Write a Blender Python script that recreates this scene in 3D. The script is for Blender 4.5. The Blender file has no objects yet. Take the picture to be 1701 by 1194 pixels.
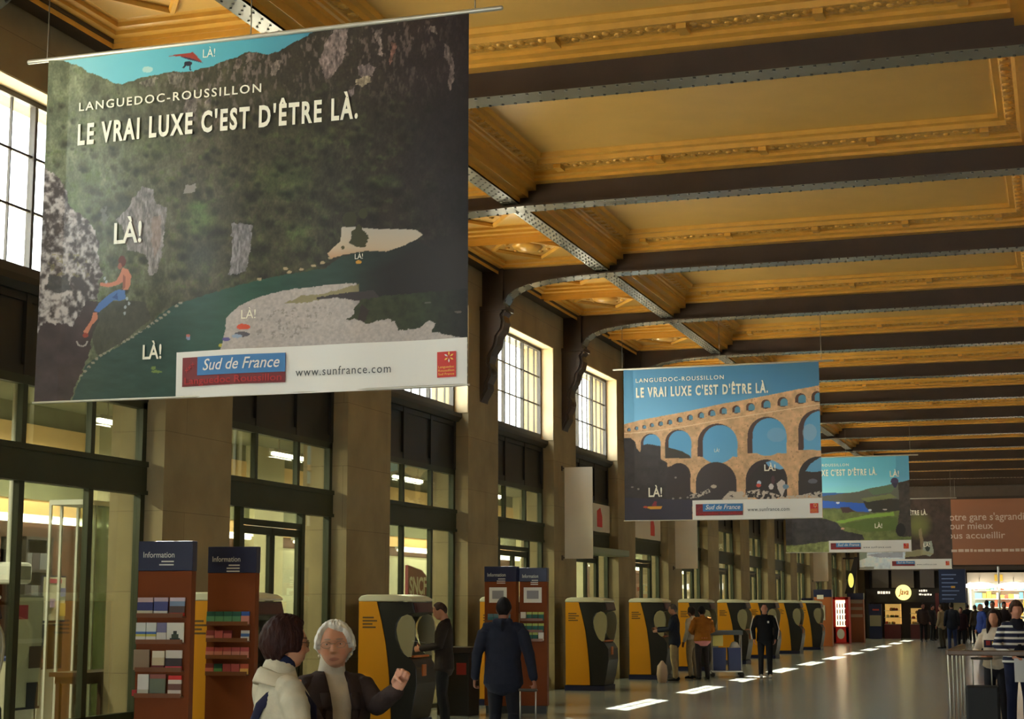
import bpy, bmesh, math, random
import numpy as np
from mathutils import Vector, Matrix, Euler
random.seed(7)
S = bpy.context.scene
COL = S.collection
PI = math.pi
V3 = Vector

# ------------------------------------------------------------------ camera
IMG_W, IMG_H, FPX = 1701, 1194, 2775.0
CAM_H = 1.70
VPX, VPY = 1765.0, 1003.0                      # where the hall's long lines meet
PITCH = math.atan((VPY - IMG_H / 2) / FPX)
YAW = math.atan((VPX - IMG_W / 2) * math.cos(PITCH) / FPX)
FWD = V3((-math.sin(YAW) * math.cos(PITCH), math.cos(YAW) * math.cos(PITCH), math.sin(PITCH)))
RGT = V3((math.cos(YAW), math.sin(YAW), 0))
UPV = RGT.cross(FWD)
CAM = V3((0, 0, CAM_H))
cam_data = bpy.data.cameras.new('camera')
cam_data.sensor_fit = 'HORIZONTAL'
cam_data.sensor_width = 36.0
cam_data.lens = FPX / IMG_W * 36.0
cam_data.clip_end = 400
cam = bpy.data.objects.new('camera', cam_data)
COL.objects.link(cam)
cam.matrix_world = Matrix((RGT, UPV, -FWD)).transposed().to_4x4()
cam.location = CAM
S.camera = cam

# ------------------------------------------------------------------ light of the place
S.view_settings.view_transform = 'Standard'
S.view_settings.look = 'None'
S.view_settings.gamma = 1.0
S.view_settings.use_curve_mapping = False
S.view_settings.exposure = 2.0
world = bpy.data.worlds.new('sky')
S.world = world
world.use_nodes = True
bg = world.node_tree.nodes['Background']
bg.inputs[0].default_value = (0.93, 0.97, 1.0, 1)
bg.inputs[1].default_value = 4.5
sun_l = bpy.data.lights.new('sun', 'SUN')
sun_l.energy = 26.0
sun_l.angle = math.radians(0.6)
sun_l.color = (1.0, 0.93, 0.80)
sun = bpy.data.objects.new('sun', sun_l)
COL.objects.link(sun)
sun.rotation_euler = V3((-1.0, 0.79, 1.88)).to_track_quat('Z', 'Y').to_euler()
sun.location = (-30, 40, 40)
S.cycles.max_bounces = 10
S.cycles.diffuse_bounces = 6
S.cycles.glossy_bounces = 4
S.cycles.transparent_max_bounces = 16
S.cycles.sample_clamp_indirect = 6.0
S.cycles.caustics_reflective = False
S.cycles.caustics_refractive = False
S.cycles.use_denoising = True

# ------------------------------------------------------------------ measuring helpers
def ray(px, py):
    return FWD + RGT * ((px - IMG_W / 2) / FPX) - UPV * ((py - IMG_H / 2) / FPX)
def on(px, py, axis, val):
    r = ray(px, py)
    return CAM + r * ((val - CAM[axis]) / r[axis])
def atX(px, py, v): return on(px, py, 0, v)
def atY(px, py, v): return on(px, py, 1, v)
def atZ(px, py, v=0.0): return on(px, py, 2, v)
def proj(p):
    d = V3(p) - CAM
    z = d.dot(FWD)
    return (IMG_W / 2 + FPX * d.dot(RGT) / z, IMG_H / 2 - FPX * d.dot(UPV) / z)
def heading(a, b):
    """turn (about z) that makes local +Y look along a*view-right + b*view-forward"""
    f = RGT * a + V3((FWD.x, FWD.y, 0)).normalized() * b
    return math.atan2(-f.x, f.y)

# ------------------------------------------------------------------ materials
MATS = {}
def lin(c):
    return tuple(((x / 255) / 12.92 if x / 255 <= 0.04045 else ((x / 255 + 0.055) / 1.055) ** 2.4) for x in c)
def mat(name, col, rough=0.6, metal=0.0, spec=0.5, var=0.0, vscale=3.0, bump=0.0, bscale=30.0, emit=None, estr=0.0, alpha=None, stretch=None):
    if name in MATS: return MATS[name]
    m = bpy.data.materials.new(name)
    m.use_nodes = True
    nt = m.node_tree
    b = nt.nodes['Principled BSDF']
    c = lin(col)
    b.inputs['Base Color'].default_value = (*c, 1)
    b.inputs['Roughness'].default_value = rough
    b.inputs['Metallic'].default_value = metal
    b.inputs['Specular IOR Level'].default_value = spec
    tc = None
    if var or bump:
        tc = nt.nodes.new('ShaderNodeTexCoord')
        mp = nt.nodes.new('ShaderNodeMapping')
        if stretch: mp.inputs['Scale'].default_value = stretch
        nt.links.new(tc.outputs['Object'], mp.inputs['Vector'])
    if var:
        n = nt.nodes.new('ShaderNodeTexNoise')
        n.inputs['Scale'].default_value = vscale
        n.inputs['Detail'].default_value = 5
        nt.links.new(mp.outputs[0], n.inputs['Vector'])
        r = nt.nodes.new('ShaderNodeValToRGB')
        r.color_ramp.elements[0].position = 0.3
        r.color_ramp.elements[1].position = 0.7
        r.color_ramp.elements[0].color = (*[x * (1 - var) for x in c], 1)
        r.color_ramp.elements[1].color = (*[min(1, x * (1 + var)) for x in c], 1)
        nt.links.new(n.outputs['Fac'], r.inputs[0])
        nt.links.new(r.outputs[0], b.inputs['Base Color'])
    if bump:
        n2 = nt.nodes.new('ShaderNodeTexNoise')
        n2.inputs['Scale'].default_value = bscale
        n2.inputs['Detail'].default_value = 4
        nt.links.new(mp.outputs[0], n2.inputs['Vector'])
        bp = nt.nodes.new('ShaderNodeBump')
        bp.inputs['Strength'].default_value = bump
        bp.inputs['Distance'].default_value = 0.02
        nt.links.new(n2.outputs['Fac'], bp.inputs['Height'])
        nt.links.new(bp.outputs[0], b.inputs['Normal'])
    if emit is not None:
        b.inputs['Emission Color'].default_value = (*lin(emit), 1)
        b.inputs['Emission Strength'].default_value = estr
    MATS[name] = m
    return m
def glass_mat(name, tint=(235, 240, 235), refl=0.10, rough=0.0):
    if name in MATS: return MATS[name]
    m = bpy.data.materials.new(name); m.use_nodes = True
    nt = m.node_tree; nt.nodes.clear()
    o = nt.nodes.new('ShaderNodeOutputMaterial')
    t = nt.nodes.new('ShaderNodeBsdfTransparent'); t.inputs[0].default_value = (*lin(tint), 1)
    g = nt.nodes.new('ShaderNodeBsdfGlossy'); g.inputs['Roughness'].default_value = rough
    lw = nt.nodes.new('ShaderNodeLayerWeight'); lw.inputs[0].default_value = 0.25
    mu = nt.nodes.new('ShaderNodeMath'); mu.operation = 'MULTIPLY_ADD'
    mu.inputs[1].default_value = 0.35; mu.inputs[2].default_value = refl * 0.4
    nt.links.new(lw.outputs['Fresnel'], mu.inputs[0])
    mx = nt.nodes.new('ShaderNodeMixShader')
    nt.links.new(mu.outputs[0], mx.inputs[0]); nt.links.new(t.outputs[0], mx.inputs[1]); nt.links.new(g.outputs[0], mx.inputs[2])
    nt.links.new(mx.outputs[0], o.inputs[0])
    MATS[name] = m
    return m
def stone_mat(name, c1, c2, mortar, bw, bh, rough, axes, scale_noise=2.0, msize=0.006, bump=0.05, spec=0.4):
    """blocks laid in courses; axes says which world axes run along and up the courses"""
    if name in MATS: return MATS[name]
    m = bpy.data.materials.new(name); m.use_nodes = True
    nt = m.node_tree; b = nt.nodes['Principled BSDF']
    geo = nt.nodes.new('ShaderNodeNewGeometry')
    sep = nt.nodes.new('ShaderNodeSeparateXYZ'); nt.links.new(geo.outputs['Position'], sep.inputs[0])
    cmb = nt.nodes.new('ShaderNodeCombineXYZ')
    if axes == 'wall':
        ad = nt.nodes.new('ShaderNodeMath'); ad.operation = 'ADD'
        nt.links.new(sep.outputs[0], ad.inputs[0]); nt.links.new(sep.outputs[1], ad.inputs[1])
        nt.links.new(ad.outputs[0], cmb.inputs[0]); nt.links.new(sep.outputs[2], cmb.inputs[1])
    else:
        nt.links.new(sep.outputs[0], cmb.inputs[0]); nt.links.new(sep.outputs[1], cmb.inputs[1])
    br = nt.nodes.new('ShaderNodeTexBrick')
    br.inputs['Color1'].default_value = (*lin(c1), 1); br.inputs['Color2'].default_value = (*lin(c2), 1)
    br.inputs['Mortar'].default_value = (*lin(mortar), 1)
    br.inputs['Scale'].default_value = 1.0
    br.inputs['Brick Width'].default_value = bw; br.inputs['Row Height'].default_value = bh
    br.inputs['Mortar Size'].default_value = msize
    nt.links.new(cmb.outputs[0], br.inputs['Vector'])
    n = nt.nodes.new('ShaderNodeTexNoise'); n.inputs['Scale'].default_value = scale_noise; n.inputs['Detail'].default_value = 7
    nt.links.new(geo.outputs['Position'], n.inputs['Vector'])
    mr = nt.nodes.new('ShaderNodeMapRange'); mr.inputs[1].default_value = 0.3; mr.inputs[2].default_value = 0.7
    mr.inputs[3].default_value = 0.78; mr.inputs[4].default_value = 1.12
    nt.links.new(n.outputs['Fac'], mr.inputs[0])
    mx = nt.nodes.new('ShaderNodeVectorMath'); mx.operation = 'SCALE'
    nt.links.new(br.outputs['Color'], mx.inputs[0]); nt.links.new(mr.outputs[0], mx.inputs['Scale'])
    nt.links.new(mx.outputs[0], b.inputs['Base Color'])
    b.inputs['Roughness'].default_value = rough
    b.inputs['Specular IOR Level'].default_value = spec
    if bump:
        bp = nt.nodes.new('ShaderNodeBump'); bp.inputs['Strength'].default_value = bump; bp.inputs['Distance'].default_value = 0.01
        n3 = nt.nodes.new('ShaderNodeTexNoise'); n3.inputs['Scale'].default_value = 6.0; n3.inputs['Detail'].default_value = 3
        nt.links.new(geo.outputs['Position'], n3.inputs['Vector'])
        nt.links.new(n3.outputs['Fac'], bp.inputs['Height']); nt.links.new(bp.outputs[0], b.inputs['Normal'])
    MATS[name] = m
    return m

# ------------------------------------------------------------------ mesh helpers
class MB:
    """collects shapes, then links them as one mesh object"""
    def __init__(self, *mats):
        self.bm = bmesh.new(); self.mats = list(mats); self.mi = 0
    def m(self, i): self.mi = i; return self
    def face(self, pts):
        vs = [self.bm.verts.new(p) for p in pts]
        f = self.bm.faces.new(vs); f.material_index = self.mi
        return f
    def box(self, x0, x1, y0, y1, z0, z1, M=None):
        if x0 > x1: x0, x1 = x1, x0
        if y0 > y1: y0, y1 = y1, y0
        if z0 > z1: z0, z1 = z1, z0
        c = [V3((x, y, z)) for x in (x0, x1) for y in (y0, y1) for z in (z0, z1)]
        if M is not None: c = [M @ p for p in c]
        v = [self.bm.verts.new(p) for p in c]
        for q in ((0, 1, 3, 2), (4, 6, 7, 5), (0, 4, 5, 1), (2, 3, 7, 6), (0, 2, 6, 4), (1, 5, 7, 3)):
            f = self.bm.faces.new([v[i] for i in q]); f.material_index = self.mi
        return self
    def prism(self, poly, axis, a0, a1, M=None):
        """poly: 2-D outline, extruded along axis ('x','y','z') from a0 to a1"""
        def P(u, w, a):
            p = V3((a, u, w)) if axis == 'x' else V3((u, a, w)) if axis == 'y' else V3((u, w, a))
            return M @ p if M is not None else p
        A = [self.bm.verts.new(P(u, w, a0)) for u, w in poly]
        B = [self.bm.verts.new(P(u, w, a1)) for u, w in poly]
        n = len(poly)
        fs = [self.bm.faces.new(A[::-1]), self.bm.faces.new(B)]
        for i in range(n):
            fs.append(self.bm.faces.new((A[i], A[(i + 1) % n], B[(i + 1) % n], B[i])))
        for f in fs: f.material_index = self.mi
        return self
    def tube(self, pts, rads, seg=10, side=None, cap=True, smooth=True):
        """loft along pts; rads are numbers or (r_side, r_other)"""
        pts = [V3(p) for p in pts]
        n = len(pts)
        rads = [(r, r) if isinstance(r, (int, float)) else r for r in rads]
        side = V3(side) if side is not None else None
        rings = []
        def ring(c, t, ru, rv):
            s = side
            if s is None or abs(s.normalized().dot(t)) > 0.96:
                s = V3((1, 0, 0)) if abs(t.x) < 0.8 else V3((0, 1, 0))
            u = (s - t * s.dot(t)).normalized(); v = t.cross(u)
            return [self.bm.verts.new(c + u * (ru * math.cos(2 * PI * k / seg)) + v * (rv * math.sin(2 * PI * k / seg))) for k in range(seg)]
        tang = []
        for i in range(n):
            a = pts[max(0, i - 1)]; b = pts[min(n - 1, i + 1)]
            t = (b - a)
            tang.append(t.normalized() if t.length > 1e-9 else V3((0, 0, 1)))
        if cap:
            ru, rv = rads[0]; h = min(ru, rv)
            p0 = self.bm.verts.new(pts[0] - tang[0] * h * 0.9)
            rings.append(ring(pts[0] - tang[0] * h * 0.6, tang[0], ru * 0.7, rv * 0.7))
        for i in range(n): rings.append(ring(pts[i], tang[i], *rads[i]))
        if cap:
            ru, rv = rads[-1]; h = min(ru, rv)
            rings.append(ring(pts[-1] + tang[-1] * h * 0.6, tang[-1], ru * 0.7, rv * 0.7))
            p1 = self.bm.verts.new(pts[-1] + tang[-1] * h * 0.9)
        fs = []
        for a, b in zip(rings, rings[1:]):
            for k in range(seg):
                fs.append(self.bm.faces.new((a[k], a[(k + 1) % seg], b[(k + 1) % seg], b[k])))
        if cap:
            for k in range(seg):
                fs.append(self.bm.faces.new((p0, rings[0][(k + 1) % seg], rings[0][k])))
                fs.append(self.bm.faces.new((p1, rings[-1][k], rings[-1][(k + 1) % seg])))
        else:
            fs.append(self.bm.faces.new(rings[0][::-1])); fs.append(self.bm.faces.new(rings[-1]))
        for f in fs: f.material_index = self.mi; f.smooth = smooth
        return self
    def ball(self, c, rx, ry, rz, nu=12, nv=8, M=None):
        c = V3(c)
        def P(i, j):
            th = PI * j / nv; ph = 2 * PI * i / nu
            p = V3((rx * math.sin(th) * math.cos(ph), ry * math.sin(th) * math.sin(ph), rz * math.cos(th)))
            if M is not None: p = M @ p
            return self.bm.verts.new(c + p)
        top = P(0, 0); bot = P(0, nv)
        rows = [[P(i, j) for i in range(nu)] for j in range(1, nv)]
        fs = []
        for i in range(nu):
            fs.append(self.bm.faces.new((top, rows[0][i], rows[0][(i + 1) % nu])))
            fs.append(self.bm.faces.new((bot, rows[-1][(i + 1) % nu], rows[-1][i])))
        for a, b in zip(rows, rows[1:]):
            for i in range(nu): fs.append(self.bm.faces.new((a[i], b[i], b[(i + 1) % nu], a[(i + 1) % nu])))
        for f in fs: f.material_index = self.mi; f.smooth = True
        return self
    def disc(self, c, u, v, ru, rv, t, seg=20):
        """flat round plate of thickness t, spanned by unit vectors u, v"""
        c, u, v = V3(c), V3(u), V3(v); n = u.cross(v)
        A = [self.bm.verts.new(c + u * ru * math.cos(2 * PI * k / seg) + v * rv * math.sin(2 * PI * k / seg)) for k in range(seg)]
        B = [self.bm.verts.new(p.co + n * t) for p in A]
        fs = [self.bm.faces.new(A[::-1]), self.bm.faces.new(B)]
        for k in range(seg): fs.append(self.bm.faces.new((A[k], A[(k + 1) % seg], B[(k + 1) % seg], B[k])))
        for f in fs: f.material_index = self.mi
        return self
    def build(self, name, parent=None, loc=None, rz=0.0, smooth=None, bevel=0.0, fix=True, world=False):
        if world and parent is not None:      # shapes were given in hall coordinates
            chain = []; q = parent
            while q is not None: chain.append(q); q = q.parent
            Mw = Matrix.Identity(4)
            for q in chain: Mw = Matrix.LocRotScale(q.location, q.rotation_euler, None) @ Mw
            bmesh.ops.transform(self.bm, matrix=Mw.inverted(), verts=self.bm.verts)
        if fix: bmesh.ops.recalc_face_normals(self.bm, faces=self.bm.faces)
        me = bpy.data.meshes.new(name)
        self.bm.to_mesh(me); self.bm.free()
        for m in self.mats: me.materials.append(m)
        o = bpy.data.objects.new(name, me)
        COL.objects.link(o)
        if parent is not None: o.parent = parent
        if loc is not None: o.location = loc
        if rz: o.rotation_euler = (0, 0, rz)
        if smooth is not None:
            me.polygons.foreach_set('use_smooth', [smooth] * len(me.polygons))
        if bevel:
            bv = o.modifiers.new('soft', 'BEVEL'); bv.width = bevel; bv.segments = 2; bv.limit_method = 'ANGLE'
        return o
def tag(o, label, cat, group=None, kind=None):
    if label: o['label'] = label
    if cat: o['category'] = cat
    if group: o['group'] = group
    if kind: o['kind'] = kind
    return o
def struct(o):
    o['kind'] = 'structure'
    return o
def thing(name, label, cat, loc=(0, 0, 0), rz=0.0, group=None):
    o = bpy.data.objects.new(name, None)
    o.empty_display_size = 0.2
    COL.objects.link(o)
    o.location = loc; o.rotation_euler = (0, 0, rz)
    return tag(o, label, cat, group)
def copy_tree(o, parent=None):
    c = o.copy(); COL.objects.link(c)
    if parent is not None: c.parent = parent
    for ch in list(o.children): copy_tree(ch, c)
    return c
_TXT = {}
def glyphs(s, bold=0.0, shear=0.0, spacing=1.0):
    """outline text as flat polygons: verts with x from 0..1 over the line, y in cap heights above the baseline"""
    key = (s, bold, shear, spacing)
    if key in _TXT: return _TXT[key]
    def raw(body):
        cu = bpy.data.curves.new('lettering', 'FONT')
        cu.body = body; cu.size = 1.0; cu.offset = bold; cu.shear = shear; cu.space_character = spacing
        cu.resolution_u = 3
        ob = bpy.data.objects.new('lettering', cu)
        COL.objects.link(ob)
        dg = bpy.context.evaluated_depsgraph_get()
        me = bpy.data.meshes.new_from_object(ob.evaluated_get(dg))
        vs = [(v.co.x, v.co.y) for v in me.vertices]; fs = [list(p.vertices) for p in me.polygons]
        bpy.data.objects.remove(ob); bpy.data.curves.remove(cu); bpy.data.meshes.remove(me)
        return vs, fs
    if ('cap', bold) not in _TXT: _TXT[('cap', bold)] = max(y for x, y in raw('H')[0])
    cap = _TXT[('cap', bold)]
    vs, fs = raw(s)
    x0 = min(v[0] for v in vs); x1 = max(v[0] for v in vs)
    _TXT[key] = ([((x - x0) / (x1 - x0), y / cap) for x, y in vs], fs, (x1 - x0) / cap)
    return _TXT[key]
def put_text(mb, s, P, bold=0.0, shear=0.0, spacing=1.0):
    """P(u, v) -> point; u runs 0..1 along the line, v is 0 on the baseline and 1 at cap height"""
    vs, fs, _ = glyphs(s, bold, shear, spacing)
    bv = [mb.bm.verts.new(P(u, v)) for u, v in vs]
    for f in fs:
        try:
            q = mb.bm.faces.new([bv[i] for i in f]); q.material_index = mb.mi
        except ValueError:
            pass
# ------------------------------------------------------------------ the hall
XW, XC, XR = -9.75, -3.67, 2.41          # left wall face, hall axis, right wall face
PITCH_Y, PW = 5.22, 1.64                 # bay length, pillar width
def PY(k): return 17.0 + PITCH_Y * k     # near edge of pillar k
def BY(k): return 17.82 + PITCH_Y * k    # beam k
K0, K1 = -5, 13
OPEN = PITCH_Y - PW
YEND, YBACK = 86.0, -10.0

m_stone = stone_mat('hall limestone', (152, 135, 102), (144, 128, 96), (126, 110, 82), 3.1, 0.92, 0.75, 'wall', 1.6, 0.005)
m_floor = stone_mat('polished stone floor', (150, 153, 150), (145, 148, 145), (128, 130, 126), 0.9, 0.6, 0.19, 'floor', 0.5, 0.004, 0.006, 0.5)
m_plaster = mat('gilded plaster', (200, 158, 84), 0.34, var=0.05, vscale=2.0)
m_gold = mat('gold moulding', (206, 154, 66), 0.30, var=0.08, vscale=5.0)
m_orn = mat('gold ornament', (200, 150, 66), 0.32, var=0.3, vscale=22.0, bump=1.0, bscale=16.0)
m_iron = mat('dark brown iron', (60, 43, 30), 0.5, var=0.15, vscale=2.0)
m_flange = mat('grey painted flange', (122, 118, 104), 0.26, metal=0.3)
m_rivet = mat('rivet', (58, 54, 46), 0.4)
m_bronze = mat('green bronze frame', (50, 54, 32), 0.5, metal=0.1, var=0.12, vscale=3.0)
m_spandrel = mat('blackened metal panel', (40, 35, 26), 0.5, metal=0.2, var=0.15, vscale=2.5)
m_wframe = mat('dark window steel', (60, 54, 46), 0.5)
m_glass = glass_mat('window glass', (240, 243, 240), 0.05)
m_shopglass = glass_mat('shopfront glass', (240, 245, 230), 0.08)
m_reveal = mat('window-lit reveal', (214, 190, 150), 0.7, var=0.08, vscale=3.0)

f = MB(m_floor); f.box(-15.2, XR + 0.3, YBACK, YEND + 3, -0.2, 0.0); struct(f.build('floor'))

w = MB(m_stone, m_reveal)
for k in range(K0, K1 + 1):
    w.m(0).box(XW, -10.45, PY(k), PY(k) + PW, 0, 8.05)
    if k < K1: w.m(0).box(XW, -10.45, PY(k) + PW, PY(k + 1), 6.93, 8.05)
w.box(XW, -10.45, YBACK - 0.3, PY(K0), 0, 8.05)
w.box(XW, -10.45, PY(K1) + PW, YEND + 0.3, 0, 8.05)
struct(w.build('wall_left'))
w = MB(m_stone)
RW = .55  # width of the unseen slots added in the right wall for fill
for k in range(K0, K1 + 1):
    w.box(XR, XR + .4, PY(k) + RW, PY(k + 1), 0, 8.05)
    w.box(XR, XR + .4, PY(k), PY(k) + RW, 0, 4.6); w.box(XR, XR + .4, PY(k), PY(k) + RW, 6.9, 8.05)
w.box(XR, XR + .4, YBACK - .3, PY(K0), 0, 8.05)
struct(w.build('wall_right'))
w = MB(m_stone)
BX0, BX1, BZ0, BZ1 = -8.5, .5, .1, 3.4           # unseen glazed opening, added to light faces turned to the viewer
w.box(-15.2, BX0, YBACK - .3, YBACK, 0, 8.05); w.box(BX1, XR, YBACK - .3, YBACK, 0, 8.05); w.box(BX0, BX1, YBACK - .3, YBACK, BZ1, 8.05); w.box(BX0, BX1, YBACK - .3, YBACK, 0, BZ0)
struct(w.build('wall_back'))
m_endwall = mat('dim end wall', (84, 72, 60), 0.7, var=0.1)
w = MB(m_endwall)
w.box(XW, XR, YEND + 2.6, YEND + 2.9, 0, 8.05)
w.box(XW, XR, YEND, YEND + 2.6, 3.35, 8.05)
w.box(XW, -9.4, YEND, YEND + 2.6, 0, 3.35)
struct(w.build('wall_end'))

# reveals, clerestory windows and shopfronts, one per bay
wf = MB(m_wframe)
X0 = -10.05
wf.box(X0 - .04, X0 + .04, 0, OPEN, 5.02, 5.14); wf.box(X0 - .04, X0 + .04, 0, OPEN, 6.86, 6.93)
wf.box(X0 - .04, X0 + .04, 0, .07, 5.1, 6.9); wf.box(X0 - .04, X0 + .04, OPEN - .07, OPEN, 5.1, 6.9)
for i in range(1, 9):
    y = OPEN * i / 9
    t = .024 if i % 3 == 0 else .008
    wf.box(X0 - (.035 if i % 3 == 0 else .015), X0 + (.035 if i % 3 == 0 else .015), y - t, y + t, 5.1, 6.9)
for z in (5.74, 6.32): wf.box(X0 - .015, X0 + .015, 0.05, OPEN - .05, z - .013, z + .013)
w0 = struct(wf.build('window_1'))
g = MB(m_glass); g.box(X0 - .004, X0 + .004, .05, OPEN - .05, 5.1, 6.9); g.build('glass_pane', w0)
rv = MB(m_reveal)      # thin skin beside and above the glass, window glow put into its colour
for a, b in ((0, .015), (OPEN - .015, OPEN)): rv.box(XW - .01, X0 + .04, a, b, 5.02, 6.93)
rv.box(XW - .01, X0 + .04, 0, OPEN, 6.915, 6.93)
rv.build('lit_reveal', w0)
windows = [w0]
for i in range(1, K1 - K0):
    c = copy_tree(w0); c.name = 'window_%d' % (i + 1); windows.append(c)
for i, o in enumerate(windows): o.location = (0, PY(K0 + i) + PW, 0)
for i in range(K1 - K0):     # sky light enters here
    l = bpy.data.lights.new('daylight portal', 'AREA'); l.shape = 'RECTANGLE'; l.size = OPEN; l.size_y = 1.8
    l.cycles.is_portal = True
    o = bpy.data.objects.new('daylight portal', l); COL.objects.link(o)
    o.location = (X0 - .08, PY(K0 + i) + PW + OPEN / 2, 6.0)
    o.rotation_euler = V3((-1, 0, 0)).to_track_quat('Z', 'Y').to_euler()

gw = MB(m_glass, m_wframe)  # unseen right windows, added so daylight fills pillar fronts and floor
gw.box(XR + .2, XR + .21, 0, RW, 4.6, 6.9)
gw.m(1).box(XR + .17, XR + .24, 0, .06, 4.6, 6.9).box(XR + .17, XR + .24, RW - .06, RW, 4.6, 6.9).box(XR + .17, XR + .24, 0, RW, 4.6, 4.67).box(XR + .17, XR + .24, 0, RW, 6.83, 6.9).box(XR + .17, XR + .24, RW / 2 - .03, RW / 2 + .03, 4.6, 6.9)
r0 = gw.build('window_%d' % (K1 - K0 + 1))
for i, k in enumerate(range(K0, K1 + 1)):
    o = r0 if i == 0 else r0.copy()
    if i: COL.objects.link(o); o.name = 'window_%d' % (K1 - K0 + 1 + i)
    struct(o); o.location = (0, PY(k), 0)
    l = bpy.data.lights.new('daylight portal', 'AREA'); l.shape = 'RECTANGLE'; l.size = RW; l.size_y = 2.3
    l.cycles.is_portal = True
    p = bpy.data.objects.new('daylight portal', l); COL.objects.link(p)
    p.location = (XR + .3, PY(k) + RW / 2, 5.75); p.rotation_euler = V3((1, 0, 0)).to_track_quat('Z', 'Y').to_euler()

gw = MB(m_wframe, m_glass)  # glazing of the unseen opening added for light from behind
for i in range(7):
    x = BX0 + (BX1 - BX0) * i / 6; gw.box(x - .05, x + .05, YBACK - .2, YBACK - .1, BZ0, BZ1)
gw.m(1).box(BX0, BX1, YBACK - .16, YBACK - .15, BZ0, BZ1)
struct(gw.build('window_%d' % (2 * (K1 - K0) + 5)))
l = bpy.data.lights.new('daylight portal', 'AREA'); l.shape = 'RECTANGLE'; l.size = BX1 - BX0; l.size_y = BZ1 - BZ0
l.cycles.is_portal = True
p = bpy.data.objects.new('daylight portal', l); COL.objects.link(p)
p.location = ((BX0 + BX1) / 2, YBACK - .28, (BZ0 + BZ1) / 2); p.rotation_euler = V3((0, -1, 0)).to_track_quat('Z', 'Y').to_euler()

def shopfront(kind):
    X = -10.04
    fr = MB(m_bronze)
    fr.box(X - .05, X + .07, 0, OPEN, 2.96, 3.30)                       # broad cross beam
    fr.box(X - .05, X + .09, 0, OPEN, 3.26, 3.32); fr.box(X - .05, X + .09, 0, OPEN, 2.94, 2.985)
    fr.box(X - .04, X + .05, 0, OPEN, 3.93, 4.02)
    for a, b in ((0, .09), (OPEN - .09, OPEN)): fr.box(X - .04, X + .05, a, b, 0, 4.0)
    for q in (.33, .69): fr.box(X - .03, X + .04, OPEN * q - .04, OPEN * q + .04, 3.28, 3.95)
    fr.box(X - .03, X + .04, 0, OPEN, 0, .06)
    if kind == 'glazed':
        for q in (.33, .69): fr.box(X - .03, X + .04, OPEN * q - .045, OPEN * q + .045, 0, 2.97)
        fr.box(X - .03, X + .04, .05, OPEN - .05, .42, .50)
    else:
        for q in (.22, .74): fr.box(X - .04, X + .05, OPEN * q - .05, OPEN * q + .05, 0, 2.97)
        fr.box(X - .03, X + .04, OPEN * .22, OPEN * .74, 2.72, 2.80)
        fr.box(X - .03, X + .04, .05, OPEN * .22, .42, .50); fr.box(X - .03, X + .04, OPEN * .74, OPEN - .05, .42, .50)
    d = fr.build('door_1')
    sp = MB(m_spandrel)
    sp.box(X - .08, X + .02, 0, OPEN, 4.0, 5.04)
    for q in (0.0, .31, .655, 1 - .09 / OPEN * 1.0): sp.box(X, X + .06, OPEN * q, OPEN * q + .09, 4.02, 4.9)
    sp.box(X, X + .05, 0, OPEN, 4.02, 4.12); sp.box(X, X + .05, 0, OPEN, 4.78, 4.88)
    sp.build('spandrel_panel', d)
    lg = MB(m_spandrel)
    lg.prism([(X - .06, 4.86), (X + .10, 4.86), (X + .17, 4.93), (X + .17, 5.0), (X - .06, 5.03)], 'y', .0, OPEN)
    lg.build('ledge', d)
    tp = MB(m_shopglass); tp.box(X - .005, X + .005, .08, OPEN - .08, 3.3, 3.94); tp.build('transom_pane', d)
    gp = MB(m_shopglass); gp.box(X - .005, X + .005, .08, OPEN - .08, .05, 2.95) if kind == 'glazed' else None
    if kind != 'glazed':
        gp.box(X - .005, X + .005, .08, OPEN * .22, .05, 2.95); gp.box(X - .005, X + .005, OPEN * .74, OPEN - .08, .05, 2.95)
        gp.box(X - .005, X + .005, OPEN * .22, OPEN * .74, 2.8, 2.95)
    gp.build('glass_pane', d)
    if kind != 'glazed':
        for s, (a, b) in enumerate(((OPEN * .22 + .055, OPEN * .48 - .004), (OPEN * .48 + .004, OPEN * .74 - .055))):
            lf = MB(m_bronze)
            lf.box(X - .025, X + .03, a, a + .07, .02, 2.71); lf.box(X - .025, X + .03, b - .07, b, .02, 2.71)
            lf.box(X - .025, X + .03, a, b, .02, .25); lf.box(X - .025, X + .03, a, b, 2.61, 2.71)
            leaf = lf.build('door_leaf', d)
            gg = MB(m_shopglass); gg.box(X - .004, X + .004, a + .06, b - .06, .2, 2.65); gg.build('glass_pane', leaf)
            hb = MB(m_flange); y = b - .10 if s == 0 else a + .10
            hb.tube([(X + .03, y, .95), (X + .09, y, 1.0), (X + .09, y, 1.35), (X + .03, y, 1.4)], [.014] * 4, 8)
            hb.build('handle', leaf)
    return struct(d)
fronts = {'glazed': shopfront('glazed'), 'door': shopfront('door')}
used = set()
for i in range(K1 - K0):
    k = K0 + i
    kind = 'glazed' if k in (-1, 1, -3, 9) else 'door'
    if kind not in used: o = fronts[kind]; used.add(kind)
    else: o = copy_tree(fronts[kind])
    o.name = 'door_%d' % (i + 1)
    o.location = (0, PY(k) + PW, 0)
bpy.context.view_layer.update()

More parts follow.
